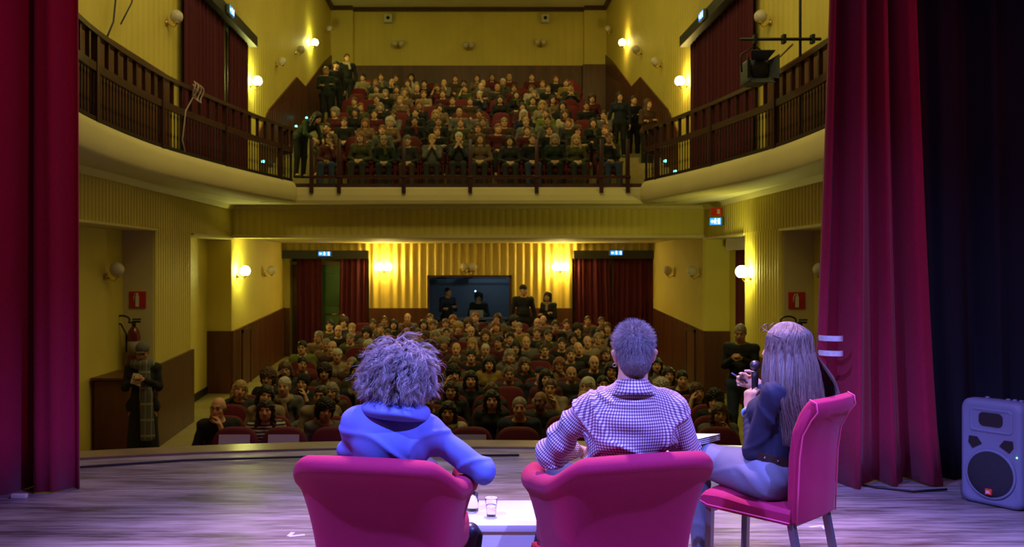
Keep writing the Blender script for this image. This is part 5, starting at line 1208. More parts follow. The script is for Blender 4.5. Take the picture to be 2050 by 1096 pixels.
# ------------------------------------------------------------------ the three people on the stage
def V3(*a): return np.array(a, float)
def normals_of(v, q):
    a = v[q[:, 2]] - v[q[:, 0]]; b = v[q[:, 3]] - v[q[:, 1]]; fn = np.cross(a, b); n = np.zeros_like(v)
    for k in range(4): np.add.at(n, q[:, k], fn)
    return n / np.maximum(np.linalg.norm(n, axis=1), 1e-9)[:, None]
def strands(name, paths, rad, m, parent, tip=.25):
    """real hair curves"""
    hc = bpy.data.hair_curves.new(name); n = paths.shape[1]; hc.add_curves([n] * len(paths))
    hc.position_data.foreach_set('vector', paths.astype(np.float32).ravel())
    r = rad * (1 - (1 - tip) * np.linspace(0, 1, n) ** 2); at = hc.attributes.get('radius') or hc.attributes.new('radius', 'FLOAT', 'POINT')
    at.data.foreach_set('value', np.tile(r, len(paths)).astype(np.float32)); hc.materials.append(m)
    o = bpy.data.objects.new(name, hc); COL.objects.link(o); o.parent = parent; return o
def folds(P, a=1.0, s=0.0):
    x, y, z = P[:, 0], P[:, 1], P[:, 2]
    w1 = 1.3 * np.sin(7 * x + 9 * z + s) + .8 * np.sin(13 * y - 8 * x + 2 * s)
    f1 = np.exp(-(np.sin(5.5 * z + 4 * x + 1.1 * w1) / .22) ** 2); f2 = np.exp(-(np.sin(8 * x - 9 * z + 5 * y + 1.2 * w1 + s) / .2) ** 2)
    f3 = np.sin(38 * z + 21 * x - 18 * y + 2.5 * w1)
    return a * (.0075 * (f1 - .2) + .006 * (f2 - .2) + .0010 * f3)
def gingham():
    m = bpy.data.materials.new('gingham_cotton'); m.use_nodes = True; nt = m.node_tree; N = nt.nodes; L = nt.links; b = N['Principled BSDF']; b.inputs['Roughness'].default_value = .8
    a = N.new('ShaderNodeAttribute'); a.attribute_name = 'cloth'; sp = N.new('ShaderNodeSeparateXYZ'); L.new(a.outputs['Vector'], sp.inputs[0]); g = []
    for k in (0, 1):
        mu = N.new('ShaderNodeMath'); mu.operation = 'MULTIPLY'; mu.inputs[1].default_value = 84; L.new(sp.outputs[k], mu.inputs[0])
        fr = N.new('ShaderNodeMath'); fr.operation = 'FRACT'; L.new(mu.outputs[0], fr.inputs[0]); gt = N.new('ShaderNodeMath'); gt.operation = 'GREATER_THAN'; gt.inputs[1].default_value = .54; L.new(fr.outputs[0], gt.inputs[0]); g.append(gt)
    ad = N.new('ShaderNodeMath'); ad.operation = 'ADD'; L.new(g[0].outputs[0], ad.inputs[0]); L.new(g[1].outputs[0], ad.inputs[1])
    dv = N.new('ShaderNodeMath'); dv.operation = 'MULTIPLY'; dv.inputs[1].default_value = .5; L.new(ad.outputs[0], dv.inputs[0])
    cr = N.new('ShaderNodeValToRGB'); cr.color_ramp.interpolation = 'CONSTANT'; e = cr.color_ramp.elements; e[0].position = 0; e[0].color = (.84, .82, .82, 1); e[1].position = .3; e[1].color = (.33, .19, .27, 1)
    e2 = e.new(.75); e2.color = (.10, .045, .08, 1); L.new(dv.outputs[0], cr.inputs[0]); L.new(cr.outputs[0], b.inputs['Base Color']); return m
M_ging = gingham()
def cloth_uv(v, torso_c, segs):
    """cloth coordinates: torso wrapped round its axis, sleeves along theirs. segs: (a, b, r)"""
    uv = np.zeros_like(v); q = v - torso_c
    uv[:, 0] = np.arctan2(q[:, 0], -q[:, 1]) * .155; uv[:, 1] = q[:, 2] + .75 * np.clip(q[:, 1] + .09, 0, 1)
    flat = np.abs(q[:, 0]) < 9
    best = np.full(len(v), 1e9)
    for i, (a, b, r) in enumerate(segs):
        ba = b - a; L = np.linalg.norm(ba); d = ba / L; t = (v - a) @ d; tc = np.clip(t, 0 if i % 2 else .055, L); dist = np.linalg.norm(v - a - tc[:, None] * d, axis=1) - r
        ok = (dist < .022) & (dist < best) & (t > (.0 if i % 2 else .045)); best[ok] = dist[ok]
        e1 = np.cross(d, V3(.3, 1, .1)); e1 /= np.linalg.norm(e1); e2 = np.cross(d, e1); p = v - a
        uv[ok, 0] = (np.arctan2(p @ e1, p @ e2) * (r + .012))[ok]; uv[ok, 1] = (t + (0 if i % 2 == 0 else .31))[ok]
    return uv
def finish(name, fn, lo, hi, h, m, parent, base, it=1, uvf=None, tint=None):
    v, q = surf(fn, lo, hi, h); v = relax(v, q, it) if it else v
    uv = uvf(v) if uvf else None; col = tint(v) if tint else None
    me = to_mesh(name, v - base, q, col, uv); me.materials.append(m); o = bpy.data.objects.new(name, me); COL.objects.link(o); o.parent = parent; return o, v, q

# ---------------- the man in the gingham shirt
def stage_man():
    base = V3(.60, 3.90, 0)
    t = thing('person', 'short grey-haired man seen from behind in a gingham shirt on a tub armchair', 'person', tuple(base))
    pel, wai, che, nek, hd = V3(.60, 3.90, .52), V3(.615, 3.83, .68), V3(.635, 3.775, .86), V3(.652, 3.775, 1.035), V3(.660, 3.785, 1.150)
    shL, elL, haL = V3(.482, 3.79, .945), V3(.335, 3.86, .745), V3(.47, 4.08, .71)
    shR, elR, haR = V3(.822, 3.80, .935), V3(.885, 3.86, .70), V3(.82, 4.15, .70)
    M = rotm(.03, .03, math.pi - .08); 
    f = Field(); f.cap(pel, wai, .14, .125, .06, flat=((0, 1, 0), 1.25)); f.cap(wai, che, .125, .13, .06, flat=((0, 1, 0), 1.25)); f.cap(shL + V3(.06, 0, -.05), shR + V3(-.06, 0, -.05), .06, .06, .06); f.cap(shL - V3(0, 0, .015), shR - V3(0, 0, .015), .038, .038, .03)
    f.cap(che + V3(0, 0, .1), nek, .055, .052, .03); f.cap(nek, hd + V3(0, .015, -.05), .055, .056, .03)
    for S, E, H, s in ((shL, elL, haL, 1), (shR, elR, haR, -1)):
        f.cap(S, E, .034, .036, .02); f.cap(E, H, .036, .026, .02); d = (H - E); hand_field(f, H, d, V3(0, 0, -1) if s > 0 else V3(-.6, 0, -.8), curl=.45, sc=1.0, side=-s if s > 0 else 1)
    for s in (-1, 1):
        hip = pel + V3(s * .09, .02, 0); kn = V3(.56 + s * .13, 4.36, .53); an = V3(.50 + s * .16, 4.42, .1); f.cap(hip, kn, .088, .06, .04); f.cap(kn, an, .058, .04, .03); f.cap(an, an + V3(0, .14, -.05), .036, .03, .03)
    g = head_field(f, hd, M, .94)
    for s in (-1, 1): f.cap(hd + M @ V3(s * .070, .004, -.030), hd + M @ V3(s * .082, .018, .012), .009, .012, .008)
    lo, hi = V3(.12, 3.55, .0), V3(1.05, 4.65, 1.36)
    finish('body', f, lo, hi, .0085, SKIN['light'], t, base, 2, tint=lambda v: face_tint(v, hd, M))
    # shirt
    fs = Field(); e = .018
    fs.cap(pel + V3(0, -.01, .02), wai, .152, .142, .06, flat=((0, 1, 0), 1.22)); fs.cap(wai, che, .140, .143, .06, flat=((0, 1, 0), 1.2))
    fs.cap(shL + V3(.06, 0, -.07), shR + V3(-.06, 0, -.07), .088, .088, .06); fs.cap(shL - V3(0, 0, .02), shR - V3(0, 0, .02), .055, .055, .05)
    fs.cap(nek - V3(0, 0, .10), nek + V3(0, 0, .01), .085, .066, .03)
    for S in (shL, shR): fs.cap(nek + V3(0, 0, -.035), S + V3(0, 0, -.002), .064, .055, .02)
    for S, E, H in ((shL, elL, haL), (shR, elR, haR)):
        fs.cap(S, E, .056, .061, .014); fs.cap(E, E + (H - E) * .86, .058, .040, .02)
    fs.half(nek + V3(0, 0, .022), (0, .25, 1), .008)
    def shirt(P):
        d = fs(P); x, z = P[:, 0], P[:, 2]
        pleat = .004 * np.exp(-((x - .655 - .02 * np.sin(z * 5)) / .012) ** 2) * np.clip((1.0 - z) * 5, 0, 1)
        el = np.exp(-(np.linalg.norm(P - (elL * .8 + shL * .2), axis=1) / .13) ** 2) * .009 * np.sin(70 * (P @ ((elL - shL) / .3)) + 30 * P[:, 1])
        blouse = .012 * np.exp(-((z - .79) / .035) ** 2) * (.6 + .5 * np.sin(x * 26)) - .012 * np.exp(-((z - .85) / .03) ** 2) * (.5 + .5 * np.sin(x * 21 + 1))
        return d - folds(P, 1.7, .7) - pleat - el - blouse * (np.abs(x - .64) < .19)
    segs = [(shL, elL, .067), (elL, haL, .052), (shR, elR, .067), (elR, haR, .052)]
    finish('gingham_shirt', shirt, lo, hi, .0068, M_ging, t, base, 1, uvf=lambda v: cloth_uv(v, V3(.645, 3.80, 0), segs))
    # collar
    rows = []; n = 40
    for i in range(n + 1):
        a = 2 * math.pi * i / n + math.pi / 2 + .0; c, s = math.cos(a), math.sin(a); dz = .010 * s * -1
        ring = [(nek[0] + (.063 + o) * c, nek[1] + .004 + (.068 + o) * s, nek[2] - .014 + z + (-.014 * s)) for o, z in ((.036, -.030), (.018, -.012), (.004, .022), (-.001, .027), (-.005, .022), (.0, -.025))]
        rows.append(ring)
    P = np.array(rows); v = P.reshape(-1, 3); q = np.array([(i * 6 + j, (i + 1) * 6 + j, (i + 1) * 6 + (j + 1) % 6, i * 6 + (j + 1) % 6) for i in range(n) for j in range(6)])
    uv = np.zeros_like(v); uv[:, 0] = np.repeat(np.arange(n + 1) / n * .44, 6); uv[:, 1] = v[:, 2]
    me = to_mesh('collar', v - base, q, None, uv); me.materials.append(M_ging); o = bpy.data.objects.new('collar', me); COL.objects.link(o); o.parent = t
    # trousers and shoes
    fl = Field()
    for s in (-1, 1):
        hip = pel + V3(s * .09, .02, 0); kn = V3(.56 + s * .13, 4.36, .53); an = V3(.50 + s * .16, 4.42, .1); fl.cap(hip, kn, .104, .075, .04); fl.cap(kn, an, .072, .058, .03)
    finish('trousers', fl, lo, hi, .012, mat('dark_jeans', (.03, .04, .09), .8), t, base)
    for s in (-1, 1):
        fo = Field(); an = V3(.50 + s * .16, 4.42, .075); fo.cap(an, an + V3(0, .15, -.035), .048, .04, .03); fo.half((0, 0, .004), (0, 0, -1), .004); finish('shoe', fo, an - .12, an + V3(.12, .27, .1), .01, M_base, t, base)
    # hair: cropped cap with short strands
    fh = Field(); fh.ell(hd + M @ V3(0, .014, .036), (.0690, .0930, .0880), .02, M=M); fh.ell(hd + M @ V3(0, .045, -.02), (.062, .062, .062), .02, M=M)
    fh.ell(hd + M @ V3(0, -.100, .0), (.085, .066, .064), .01, 's', M=M); fh.ell(hd + M @ V3(0, -.05, -.10), (.1, .10, .062), .01, 's', M=M)
    for s in (-1, 1): fh.ell(hd + M @ V3(s * .080, .004, -.008), (.024, .028, .040), .006, 's', M=M)
    hm = mat('hair_salt_and_pepper', (.20, .18, .165), .45, noise=.5, nscale=140)
    o, v, q = finish('hair', fh, hd - .16, hd + .16, .006, hm, t, base)
    nr = normals_of(v, q); r = np.random.default_rng(4); idx = r.integers(0, len(v), 9000); p0 = v[idx] - base; n0 = nr[idx]
    loc = (v[idx] - hd) @ M; flow = np.stack([loc[:, 0] * 3, np.clip(-.3 + loc[:, 2] * 2, -.4, .3) + 0 * loc[:, 0], -.9 + np.clip(loc[:, 2] * 9, 0, .9)], 1) @ M.T
    d = n0 * (.32 + .22 * np.clip(loc[:, 2:3] * 12, 0, 1)) + flow * .8 + r.normal(0, .22, (len(idx), 3)); d /= np.linalg.norm(d, axis=1)[:, None]
    Ls = (.006 + .021 * np.clip((loc[:, 2] + .03) * 10, 0, 1))[:, None] * r.uniform(.7, 1.3, (len(idx), 1)); T = np.linspace(0, 1, 4)
    paths = np.stack([p0 - n0 * .001 + d * Ls * k - V3(0, 0, .004) * k * k for k in T], 1)
    strands('hair_strands', paths, .00045, hair_mat('hair_silver_strand', (.10, .09, .085), (.40, .37, .35), .4), o)
    mb = MB(); ep = g((.084, .004, -.042)) - base
    mb.tube([ep + V3(.007 * math.cos(a), 0, .007 * math.sin(a)) for a in np.linspace(0, 2 * math.pi, 13)[:-1]], .0014, 6, closed=True); mb.build('earring', mat('silver', (.45, .43, .42), .4, metal=.5), t)
stage_man()

# ---------------- the person in the blue top
def stage_blue():
    base = V3(-.31, 3.92, 0)
    t = thing('person', 'curly grey-haired person seen from behind in a blue cowl-necked top on a tub armchair', 'person', tuple(base))
    pel, wai, che, nek, hd = V3(-.31, 3.95, .52), V3(-.315, 3.88, .64), V3(-.32, 3.815, .80), V3(-.285, 3.82, .955), V3(-.272, 3.845, 1.075)
    shL, elL, haL = V3(-.448, 3.84, .868), V3(-.505, 3.97, .67), V3(-.40, 4.20, .68)
    shR, elR, haR = V3(-.165, 3.82, .838), V3(.055, 3.84, .675), V3(-.02, 4.09, .675)
    M = rotm(.02, -.07, math.pi - .35)
    f = Field(); f.cap(pel, wai, .13, .11, .06, flat=((0, 1, 0), 1.25)); f.cap(wai, che, .11, .118, .06, flat=((0, 1, 0), 1.25)); f.cap(shL + V3(.04, 0, -.02), shR + V3(-.04, 0, -.02), .062, .062, .07)
    f.cap(che + V3(0, 0, .08), nek, .06, .048, .06); f.cap(nek, hd + V3(0, .01, -.05), .048, .048, .03)
    for S, E, H, s in ((shL, elL, haL, 1), (shR, elR, haR, -1)):
        f.cap(S, E, .042, .036, .035); f.cap(E, H, .036, .024, .02); hand_field(f, H, H - E, V3(s * .3, 0, -1), curl=.45, sc=.9, side=-s)
    kn1, kn2 = V3(-.20, 4.33, .56), V3(-.33, 4.34, .52); an1, an2 = V3(-.04, 4.38, .20), V3(-.34, 4.42, .1)
    for hip, kn, an in ((pel + V3(.08, .02, 0), kn1, an1), (pel + V3(-.08, .02, 0), kn2, an2)): f.cap(hip, kn, .082, .055, .04); f.cap(kn, an, .052, .036, .03)
    f.cap(an1, an1 + V3(.025, .0, .03), .032, .028, .03); f.cap(an2, an2 + V3(0, .13, -.05), .034, .028, .03)
    head_field(f, hd, M, .95); lo, hi = V3(-.72, 3.6, 0), V3(.30, 4.62, 1.28)
    finish('body', f, lo, hi, .0085, SKIN['light'], t, base, 2, tint=lambda v: face_tint(v, hd, M, .95))
    fs = Field(); fs.cap(pel + V3(0, -.01, .0), wai, .148, .132, .06, flat=((0, 1, 0), 1.2)); fs.cap(wai, che, .132, .136, .06, flat=((0, 1, 0), 1.15))
    fs.cap(shL + V3(.05, 0, -.03), shR + V3(-.05, 0, -.03), .078, .078, .08); fs.cap(shL, shR, .050, .050, .05)
    for S in (shL, shR): fs.cap(nek + V3(0, 0, -.04), S, .052, .050, .05)
    for S, E, H in ((shL, elL, haL), (shR, elR, haR)):
        fs.cap(S, E, .055, .054, .05); fs.cap(E, E + (H - E) * .92, .053, .034, .015)
    fs.half(nek + V3(0, 0, .0), (0, .2, 1), .01)
    def topf(P):
        el = np.exp(-(np.linalg.norm(P - elR, axis=1) / .10) ** 2) * .006 * np.sin(60 * (P @ ((elR - shR) / .3)) + 25 * P[:, 2])
        arm = np.exp(-(np.linalg.norm(P - elL, axis=1) / .14) ** 2) * .008 * np.sin(75 * P[:, 2] + 20 * P[:, 0])
        return fs(P) - folds(P, .95, 2.1) - el - arm
    mblue = mat('blue_jersey', (.15, .22, .62), .75, bump=.05, bscale=300)
    tp, v, q = finish('blue_top', topf, lo, hi, .0068, mblue, t, base)
    # cowl collar: a loose sheet standing round the neck, high on one side, with a rolled lip
    fc = Field(); n = 30
    def cp(a, k):
        lift = .030 * max(0, math.cos(a - 3.5)) - .022 * max(0, math.cos(a - .3)); r = .064 + .046 * k
        return nek + V3(r * math.cos(a) - .004, -.012 + r * math.sin(a) * .95, .052 - .085 * k + lift * (1 - .6 * k))
    for q_ in range(n - 2):
        a, b = 2 * math.pi * q_ / n + 1.0, 2 * math.pi * (q_ + 1) / n + 1.0
        fc.cap(cp(a, 0), cp(b, 0), .013, .013, .006); fc.cap(cp(a, 0), cp(a, .5), .012, .014, .008); fc.cap(cp(a, .5), cp(a, 1), .014, .020, .010); fc.cap(cp(a, .5), cp(b, .5), .014, .014, .008); fc.cap(cp(a, 1), cp(b, 1), .020, .020, .02)
    finish('cowl_collar', lambda P: fc(P) - .005 * np.exp(-(np.sin(22 * P[:, 2] + 14 * P[:, 0] + 1.5 * np.sin(9 * P[:, 0])) / .3) ** 2), nek - .18, nek + .18, .0055, mblue, t, base)
    mb = MB()  # sleeve seam, raised along the upper arm
    d = elR - shR; L = np.linalg.norm(d)
    fl = Field()
    for hip, kn, an in ((pel + V3(.08, .02, 0), kn1, an1), (pel + V3(-.08, .02, 0), kn2, an2)): fl.cap(hip, kn, .096, .068, .04); fl.cap(kn, an, .064, .046, .03)
    finish('trousers', fl, lo, hi, .012, mat('dark_jeans'), t, base)
    M_boot = mat('dark_boot_leather', (.03, .035, .06), .35)
    fo = Field(); fo.cap(an1 + V3(-.01, 0, -.02), an1 + V3(.045, .02, .07), .050, .040, .03); fo.cap(an1, an1 + (kn1 - an1) * .25, .05, .052, .03); fo.cap(an1 + V3(.02, .0, -.1), an1 + V3(.05, .02, .07), .040, .036, .03)
    so, _, _ = finish('boot', fo, an1 - .2, an1 + .2, .008, M_boot, t, base)
    mb = MB(); a = an1 - base; mb.tube([a + V3(.052, .01, -.13), a + V3(.072, .015, -.03), a + V3(.083, .02, .06), a + V3(.07, .02, .098)], [.016, .024, .024, .012], 10); mb.build('boot_sole', mat('black_rubber', (.02, .02, .02), .6), so)
    fo = Field(); fo.cap(an2 + V3(0, 0, -.03), an2 + V3(0, .14, -.06), .045, .036, .03); fo.half((0, 0, .004), (0, 0, -1), .004); finish('boot', fo, an2 - .12, an2 + V3(.12, .27, .1), .01, M_boot, t, base)
    # hair: a curly mass with thousands of loose strands
    hc = hd + M @ V3(0, .025, .036)
    fh = Field(); fh.ell(hc, (.112, .118, .090), .03, M=M); fh.ell(hc + M @ V3(0, .02, -.045), (.128, .105, .058), .04, M=M); fh.ell(hd + M @ V3(0, -.14, -.03), (.07, .075, .10), .015, 's', M=M); fh.ell(hd + M @ V3(0, -.0, -.145), (.13, .14, .07), .02, 's', M=M)
    hm = mat('hair_grey_brown', (.06, .05, .045), .5, noise=.4, nscale=80)
    o, v, q = finish('hair', lambda P: fh(P) - .006 * np.sin(70 * P[:, 0] + 3 * np.sin(60 * P[:, 2])) * np.sin(65 * P[:, 2] + 40 * P[:, 1]), hd - .22, hd + .2, .0065, hm, t, base)
    nr = normals_of(v, q); r = np.random.default_rng(9); G, PER, K = 950, 18, 20
    gi = r.integers(0, len(v), G); N = G * PER; rep = lambda a: np.repeat(a, PER, 0)
    amp = rep(r.uniform(.006, .0135, G)); fq = rep(r.uniform(1.0, 1.9, G)); ph = rep(r.uniform(0, 6.28, G)) + r.normal(0, .25, N); ln = rep(r.uniform(.06, .115, G)) * r.uniform(.85, 1.15, N)
    jit = r.normal(0, .0026, (N, 3)); p = rep(v[gi]) + jit; nn = rep(nr[gi]); crown = hd + M @ V3(0, .03, .12)
    out = p - crown; out[:, :2] += np.repeat(r.normal(0, .035, (G, 2)), PER, 0); out /= np.linalg.norm(out, axis=1)[:, None]
    low = np.clip((hd[2] - .02 - p[:, 2]) / .08, 0, 1)[:, None]
    dirn = out - nn * np.sum(out * nn, 1)[:, None] * .9 + V3(0, 0, -.35) * (1 - low * 1.4) + nn * low * .5 + rep(r.normal(0, .28, (G, 3))) + r.normal(0, .035, (N, 3)); dirn /= np.linalg.norm(dirn, axis=1)[:, None]
    ln = ln * (1 - .6 * low[:, 0]); sd = np.cross(dirn, nn); pts = []; stray = (r.uniform(0, 1, N) < .02)[:, None]
    for k in range(K):
        u = k / (K - 1); s_ = (u * ln)[:, None]
        c = p - nn * .003 + dirn * s_ - nn * (s_ ** 2) * 2.6 + nn * (.008 * u) + stray * nn * .035 * u
        w_ = (amp * min(1, u * 2.5))[:, None]; c = c + sd * np.sin(ph + fq * 6.28 * u)[:, None] * w_ + nn * (np.cos(ph + fq * 6.28 * u)[:, None] * .7 + .3) * w_ - jit * u * .5; pts.append(c - base)
    strands('hair_strands', np.stack(pts, 1), .00062, hair_mat('hair_grey_strand', (.05, .04, .035), (.66, .60, .56), .28), o)
stage_blue()

# ---------------- the long-haired person with the microphone
def stage_long():
    base = V3(1.40, 4.33, 0); dv, wv, up = V3(-.70, .71, 0), V3(.71, .70, 0), V3(0, 0, 1)
    t = thing('person', 'long-haired person in dark top holding a microphone, seated on the high-backed chair', 'person', tuple(base))
    pel, wai, che, nek, hd = V3(1.395, 4.325, .545), V3(1.405, 4.325, .68), V3(1.44, 4.29, .84), V3(1.452, 4.30, 1.005), V3(1.44, 4.315, 1.120)
    shN, elN, haN = nek - wv * .15 + V3(0, 0, -.065), V3(1.285, 4.28, .665), V3(1.320, 4.455, .835)
    shF, elF, haF = nek + wv * .14 + V3(0, 0, -.065), V3(1.44, 4.56, .72), V3(1.40, 4.60, .93)
    M = rotm(.04, 0, math.pi + math.atan2(-dv[0], dv[1]))
    f = Field(); f.cap(pel, wai, .125, .105, .06, flat=(dv, 1.25)); f.cap(wai, che, .105, .112, .06, flat=(dv, 1.25)); f.cap(shN * .8 + shF * .2 - up * .02, shF * .8 + shN * .2 - up * .02, .06, .06, .07); f.ell(che + dv * .08, (.10, .10, .07), .04)
    f.cap(che + up * .1, nek, .055, .045, .05); f.cap(nek, hd - up * .05, .045, .046, .03)
    f.cap(shN, elN, .040, .034, .035); f.cap(elN, haN, .034, .023, .02); f.cap(shF, elF, .040, .034, .035); f.cap(elF, haF, .034, .023, .02)
    hand_field(f, haN, V3(.05, .05, 1), V3(.9, .55, 0), curl=1.15, sc=.92, side=-1); hand_field(f, haF, V3(-1, .2, .35), V3(0, -1, -.2), curl=.7, sc=.88, side=1)
    kN, kF = V3(1.105, 4.60, .578), V3(1.16, 4.78, .53); aN, aF = V3(1.125, 4.57, .12), V3(1.02, 4.86, .10); hN, hF = pel - wv * .085, pel + wv * .085
    for hip, kn, an in ((hN, kN, aN), (hF, kF, aF)): f.cap(hip, kn, .088, .062, .04); f.cap(kn, an, .055, .038, .03); f.cap(an, an + dv * .13 - up * .05, .034, .028, .03)
    head_field(f, hd, M, .95); lo, hi = V3(.88, 4.02, 0), V3(1.75, 5.05, 1.30)
    finish('body', f, lo, hi, .0085, SKIN['light'], t, base, 1, tint=lambda v: face_tint(v, hd, M, .95))
    fs = Field(); fs.cap(pel + up * .05, wai, .128, .115, .06, flat=(dv, 1.2)); fs.cap(wai, che, .115, .122, .06, flat=(dv, 1.2)); fs.cap(shN * .85 + shF * .15 - up * .02, shF * .85 + shN * .15 - up * .02, .066, .066, .07); fs.ell(che + dv * .08, (.11, .11, .08), .04)
    for S, E, H in ((shN, elN, haN), (shF, elF, haF)): fs.cap(S, E, .054, .049, .03); fs.cap(E, E + (H - E) * .90, .047, .032, .015)
    fs.half(nek + up * .005, (0, .1, 1), .01)
    def tf(P):
        cf = .003 * np.exp(-(np.linalg.norm(P - (elN * .35 + haN * .65), axis=1) / .09) ** 2) * np.sin(190 * (P @ ((haN - elN) / .25)))
        return fs(P) - folds(P, .7, 1.2) - cf
    finish('dark_top', tf, lo, hi, .0072, mat('navy_black_knit', (.018, .022, .045), .8), t, base)
    fl = Field(); fl.cap(pel + up * .04, pel, .135, .13, .05, flat=(dv, 1.2))
    for hip, kn, an in ((hN, kN, aN), (hF, kF, aF)): fl.cap(hip, kn, .108, .078, .04); fl.cap(kn, an, .066, .048, .03)
    finish('grey_jeans', lambda P: fl(P) - folds(P, .55, 3.0) - .004 * np.exp(-(np.linalg.norm(P - (hN - dv * .02), axis=1) / .13) ** 2) * np.sin(90 * P[:, 0] + 60 * P[:, 2]), lo, hi, .0085, mat('grey_denim', (.17, .18, .23), .8, bump=.15, bscale=250), t, base)
    bl = MB(); pc = pel + up * .115 - base; tilt = lambda a: .028 * math.cos(a)
    ring = []
    for i in range(41):
        a = 2 * math.pi * i / 40; e = dv * (.118 * math.cos(a)) + wv * (.140 * math.sin(a)); ring.append([tuple(pc + e * k + up * (z + tilt(a))) for k, z in ((1.0, -.018), (1.03, -.018), (1.03, .018), (1.0, .018), (1.0, -.018))])
    bl.grid(ring, smooth=False); bo = bl.build('belt', mat('dark_brown_belt', (.035, .02, .015), .4), t)
    for i in range(14):
        a = 2 * math.pi * i / 14; e = dv * (.118 * math.cos(a)) + wv * (.140 * math.sin(a)); mb = MB(); mb.ball(tuple(pc + e * 1.035 + up * tilt(a)), .0055, 6); mb.build('stud', mat('steel_stud', (.7, .7, .7), .2, metal=1), bo)
    for an in (aN, aF):
        fo = Field(); fo.cap(an - up * .03, an + dv * .14 - up * .06, .045, .036, .03); fo.half((0, 0, .004), (0, 0, -1), .004); finish('shoe', fo, an - .2, an + .2, .011, M_base, t, base)
    mb = MB(); c = haN + (elN - haN) * .10 - base; ax = (haN - elN) / np.linalg.norm(haN - elN); e1 = np.cross(ax, V3(1, 0, 0)); e1 /= np.linalg.norm(e1); e2 = np.cross(ax, e1)
    mb.tube([c + e1 * .033 * math.cos(a) + e2 * .033 * math.sin(a) for a in np.linspace(0, 2 * math.pi, 19)[:-1]], .009, 8, closed=True); mb.build('wristband', mat('pale_blue_band', (.25, .6, .85), .4), t)
    # long straight hair over the back
    fh = Field(); fh.ell(hd + M @ V3(0, .014, .036), (.0755, .087, .087), .02, M=M); back = -dv
    for s in (-1, 0, 1): fh.cap(hd + M @ V3(s * .05, .05, .0), hd + M @ V3(s * .070, .085, -.27), .040, .034, .04)
    fh.cap(hd + M @ V3(.068, .0, .0), hd + M @ V3(.085, .01, -.24), .024, .022, .03); fh.cap(hd + M @ V3(-.075, -.01, .0), hd + M @ V3(-.09, .0, -.2), .028, .026, .03)
    fh.ell(hd + M @ V3(0, -.125, -.03), (.058, .062, .095), .012, 's', M=M)
    hm = mat('hair_light_brown', (.13, .09, .07), .45, noise=.4, nscale=50, stretch=(1, 1, .15))
    o, v, q = finish('hair', lambda P: fh(P) - .0035 * np.sin(110 * (P @ wv) + 2 * np.sin(14 * P[:, 2])), hd - V3(.3, .3, .42), hd + .24, .0075, hm, t, base)
    r = np.random.default_rng(3); N = 15000; K = 18; ang = r.uniform(-2.35, 2.35, N)   # 0 = straight back
    r2 = r.uniform(0, 1, N); cr = r.uniform(-.045, .075, N)
    sx, cx = np.sin(ang), np.cos(ang)
    def HM_(x, y, z): return np.stack([x, y, z], 1) @ M.T + hd
    ztop = .040 + .092 * np.sqrt(np.clip(1 - ((cr - .014) / .101) ** 2, 0, 1)); clump = np.round(ang * 9) / 9 + .06 * np.sin(ang * 40)
    p0 = HM_(.010 * np.sign(sx) * r.uniform(0, 1, N), cr, ztop); p1 = HM_(sx * .078 * (1 + .05 * r2), cr * .35 + cx * .080 + .014, .066 + .010 * r2)
    p2 = HM_(np.sin(clump) * .104, .014 + np.cos(clump) * .116, np.full(N, -.012)); 
    flip = ((ang > .7) & (ang < 1.9)) * 1.0 * 0
    fl2 = ((ang < -.5) & (ang > -1.6)) * (r.uniform(0, 1, N) < .30)
    p3 = HM_(np.sin(clump) * (.140 + .03 * r2) - fl2 * .05, .03 + np.cos(clump) * .12 + fl2 * .045, -.17 - .03 * r2 + fl2 * .012)
    end = r.uniform(.30, .415, N) * (1 - .22 * (np.abs(ang) > 1.5)) - fl2 * .06
    p4 = HM_(np.sin(ang) * .115 + r.normal(0, .012, N) - fl2 * .02, .045 + np.cos(ang) * .10 + r.normal(0, .012, N) + fl2 * .05, -end)
    C = [p0, p1, p2, p3, p4]; pts = []
    for k in range(K):
        u = k / (K - 1) * 4; i = min(3, int(u)); tt = u - i; a0, a1, a2, a3 = C[max(i - 1, 0)], C[i], C[i + 1], C[min(i + 2, 4)]
        c = .5 * (2 * a1 + (a2 - a0) * tt + (2 * a0 - 5 * a1 + 4 * a2 - a3) * tt * tt + (3 * a1 - a0 - 3 * a2 + a3) * tt ** 3)
        wob = .011 * (u / 4) * np.sin(u * 3.1 + clump * 20)[:, None]; pts.append(c + wob * V3(.7, .7, 0) + r.normal(0, .0009, (N, 3)) * (u / 4) - base)
    strands('hair_strands', np.stack(pts, 1), .00062, hair_mat('hair_brown_strand', (.05, .032, .025), (.34, .25, .20), .32), o)
    mb = MB()  # glasses pushed up on the head
    gm = Matrix((M @ np.eye(3)).tolist())
    for s in (-1, 1):
        mb.tube([tuple(hd + M @ V3(s * .034 + .024 * math.cos(a), -.080 + .012 * math.sin(a), .105 + .018 * math.sin(a)) - base) for a in np.linspace(0, 2 * math.pi, 16)[:-1]], .0022, 6, closed=True)
        mb.tube([tuple(hd + M @ V3(*p) - base) for p in ((s * .058, -.078, .105), (s * .088, -.03, .085), (s * .092, .03, .06))], .002, 6)
    mb.tube([tuple(hd + M @ V3(x, -.084, .106) - base) for x in (-.01, .01)], .0022, 6); mb.build('glasses', mat('tortoise_frame', (.2, .12, .08), .3), t)
    # things she holds
    m = thing('microphone', 'black handheld microphone held upright by the long-haired person', 'microphone', (0, 0, 0))
    a = haN + V3(.028, .02, .03); b = V3(1.352, 4.475, 1.035); ax = (b - a) / np.linalg.norm(b - a)
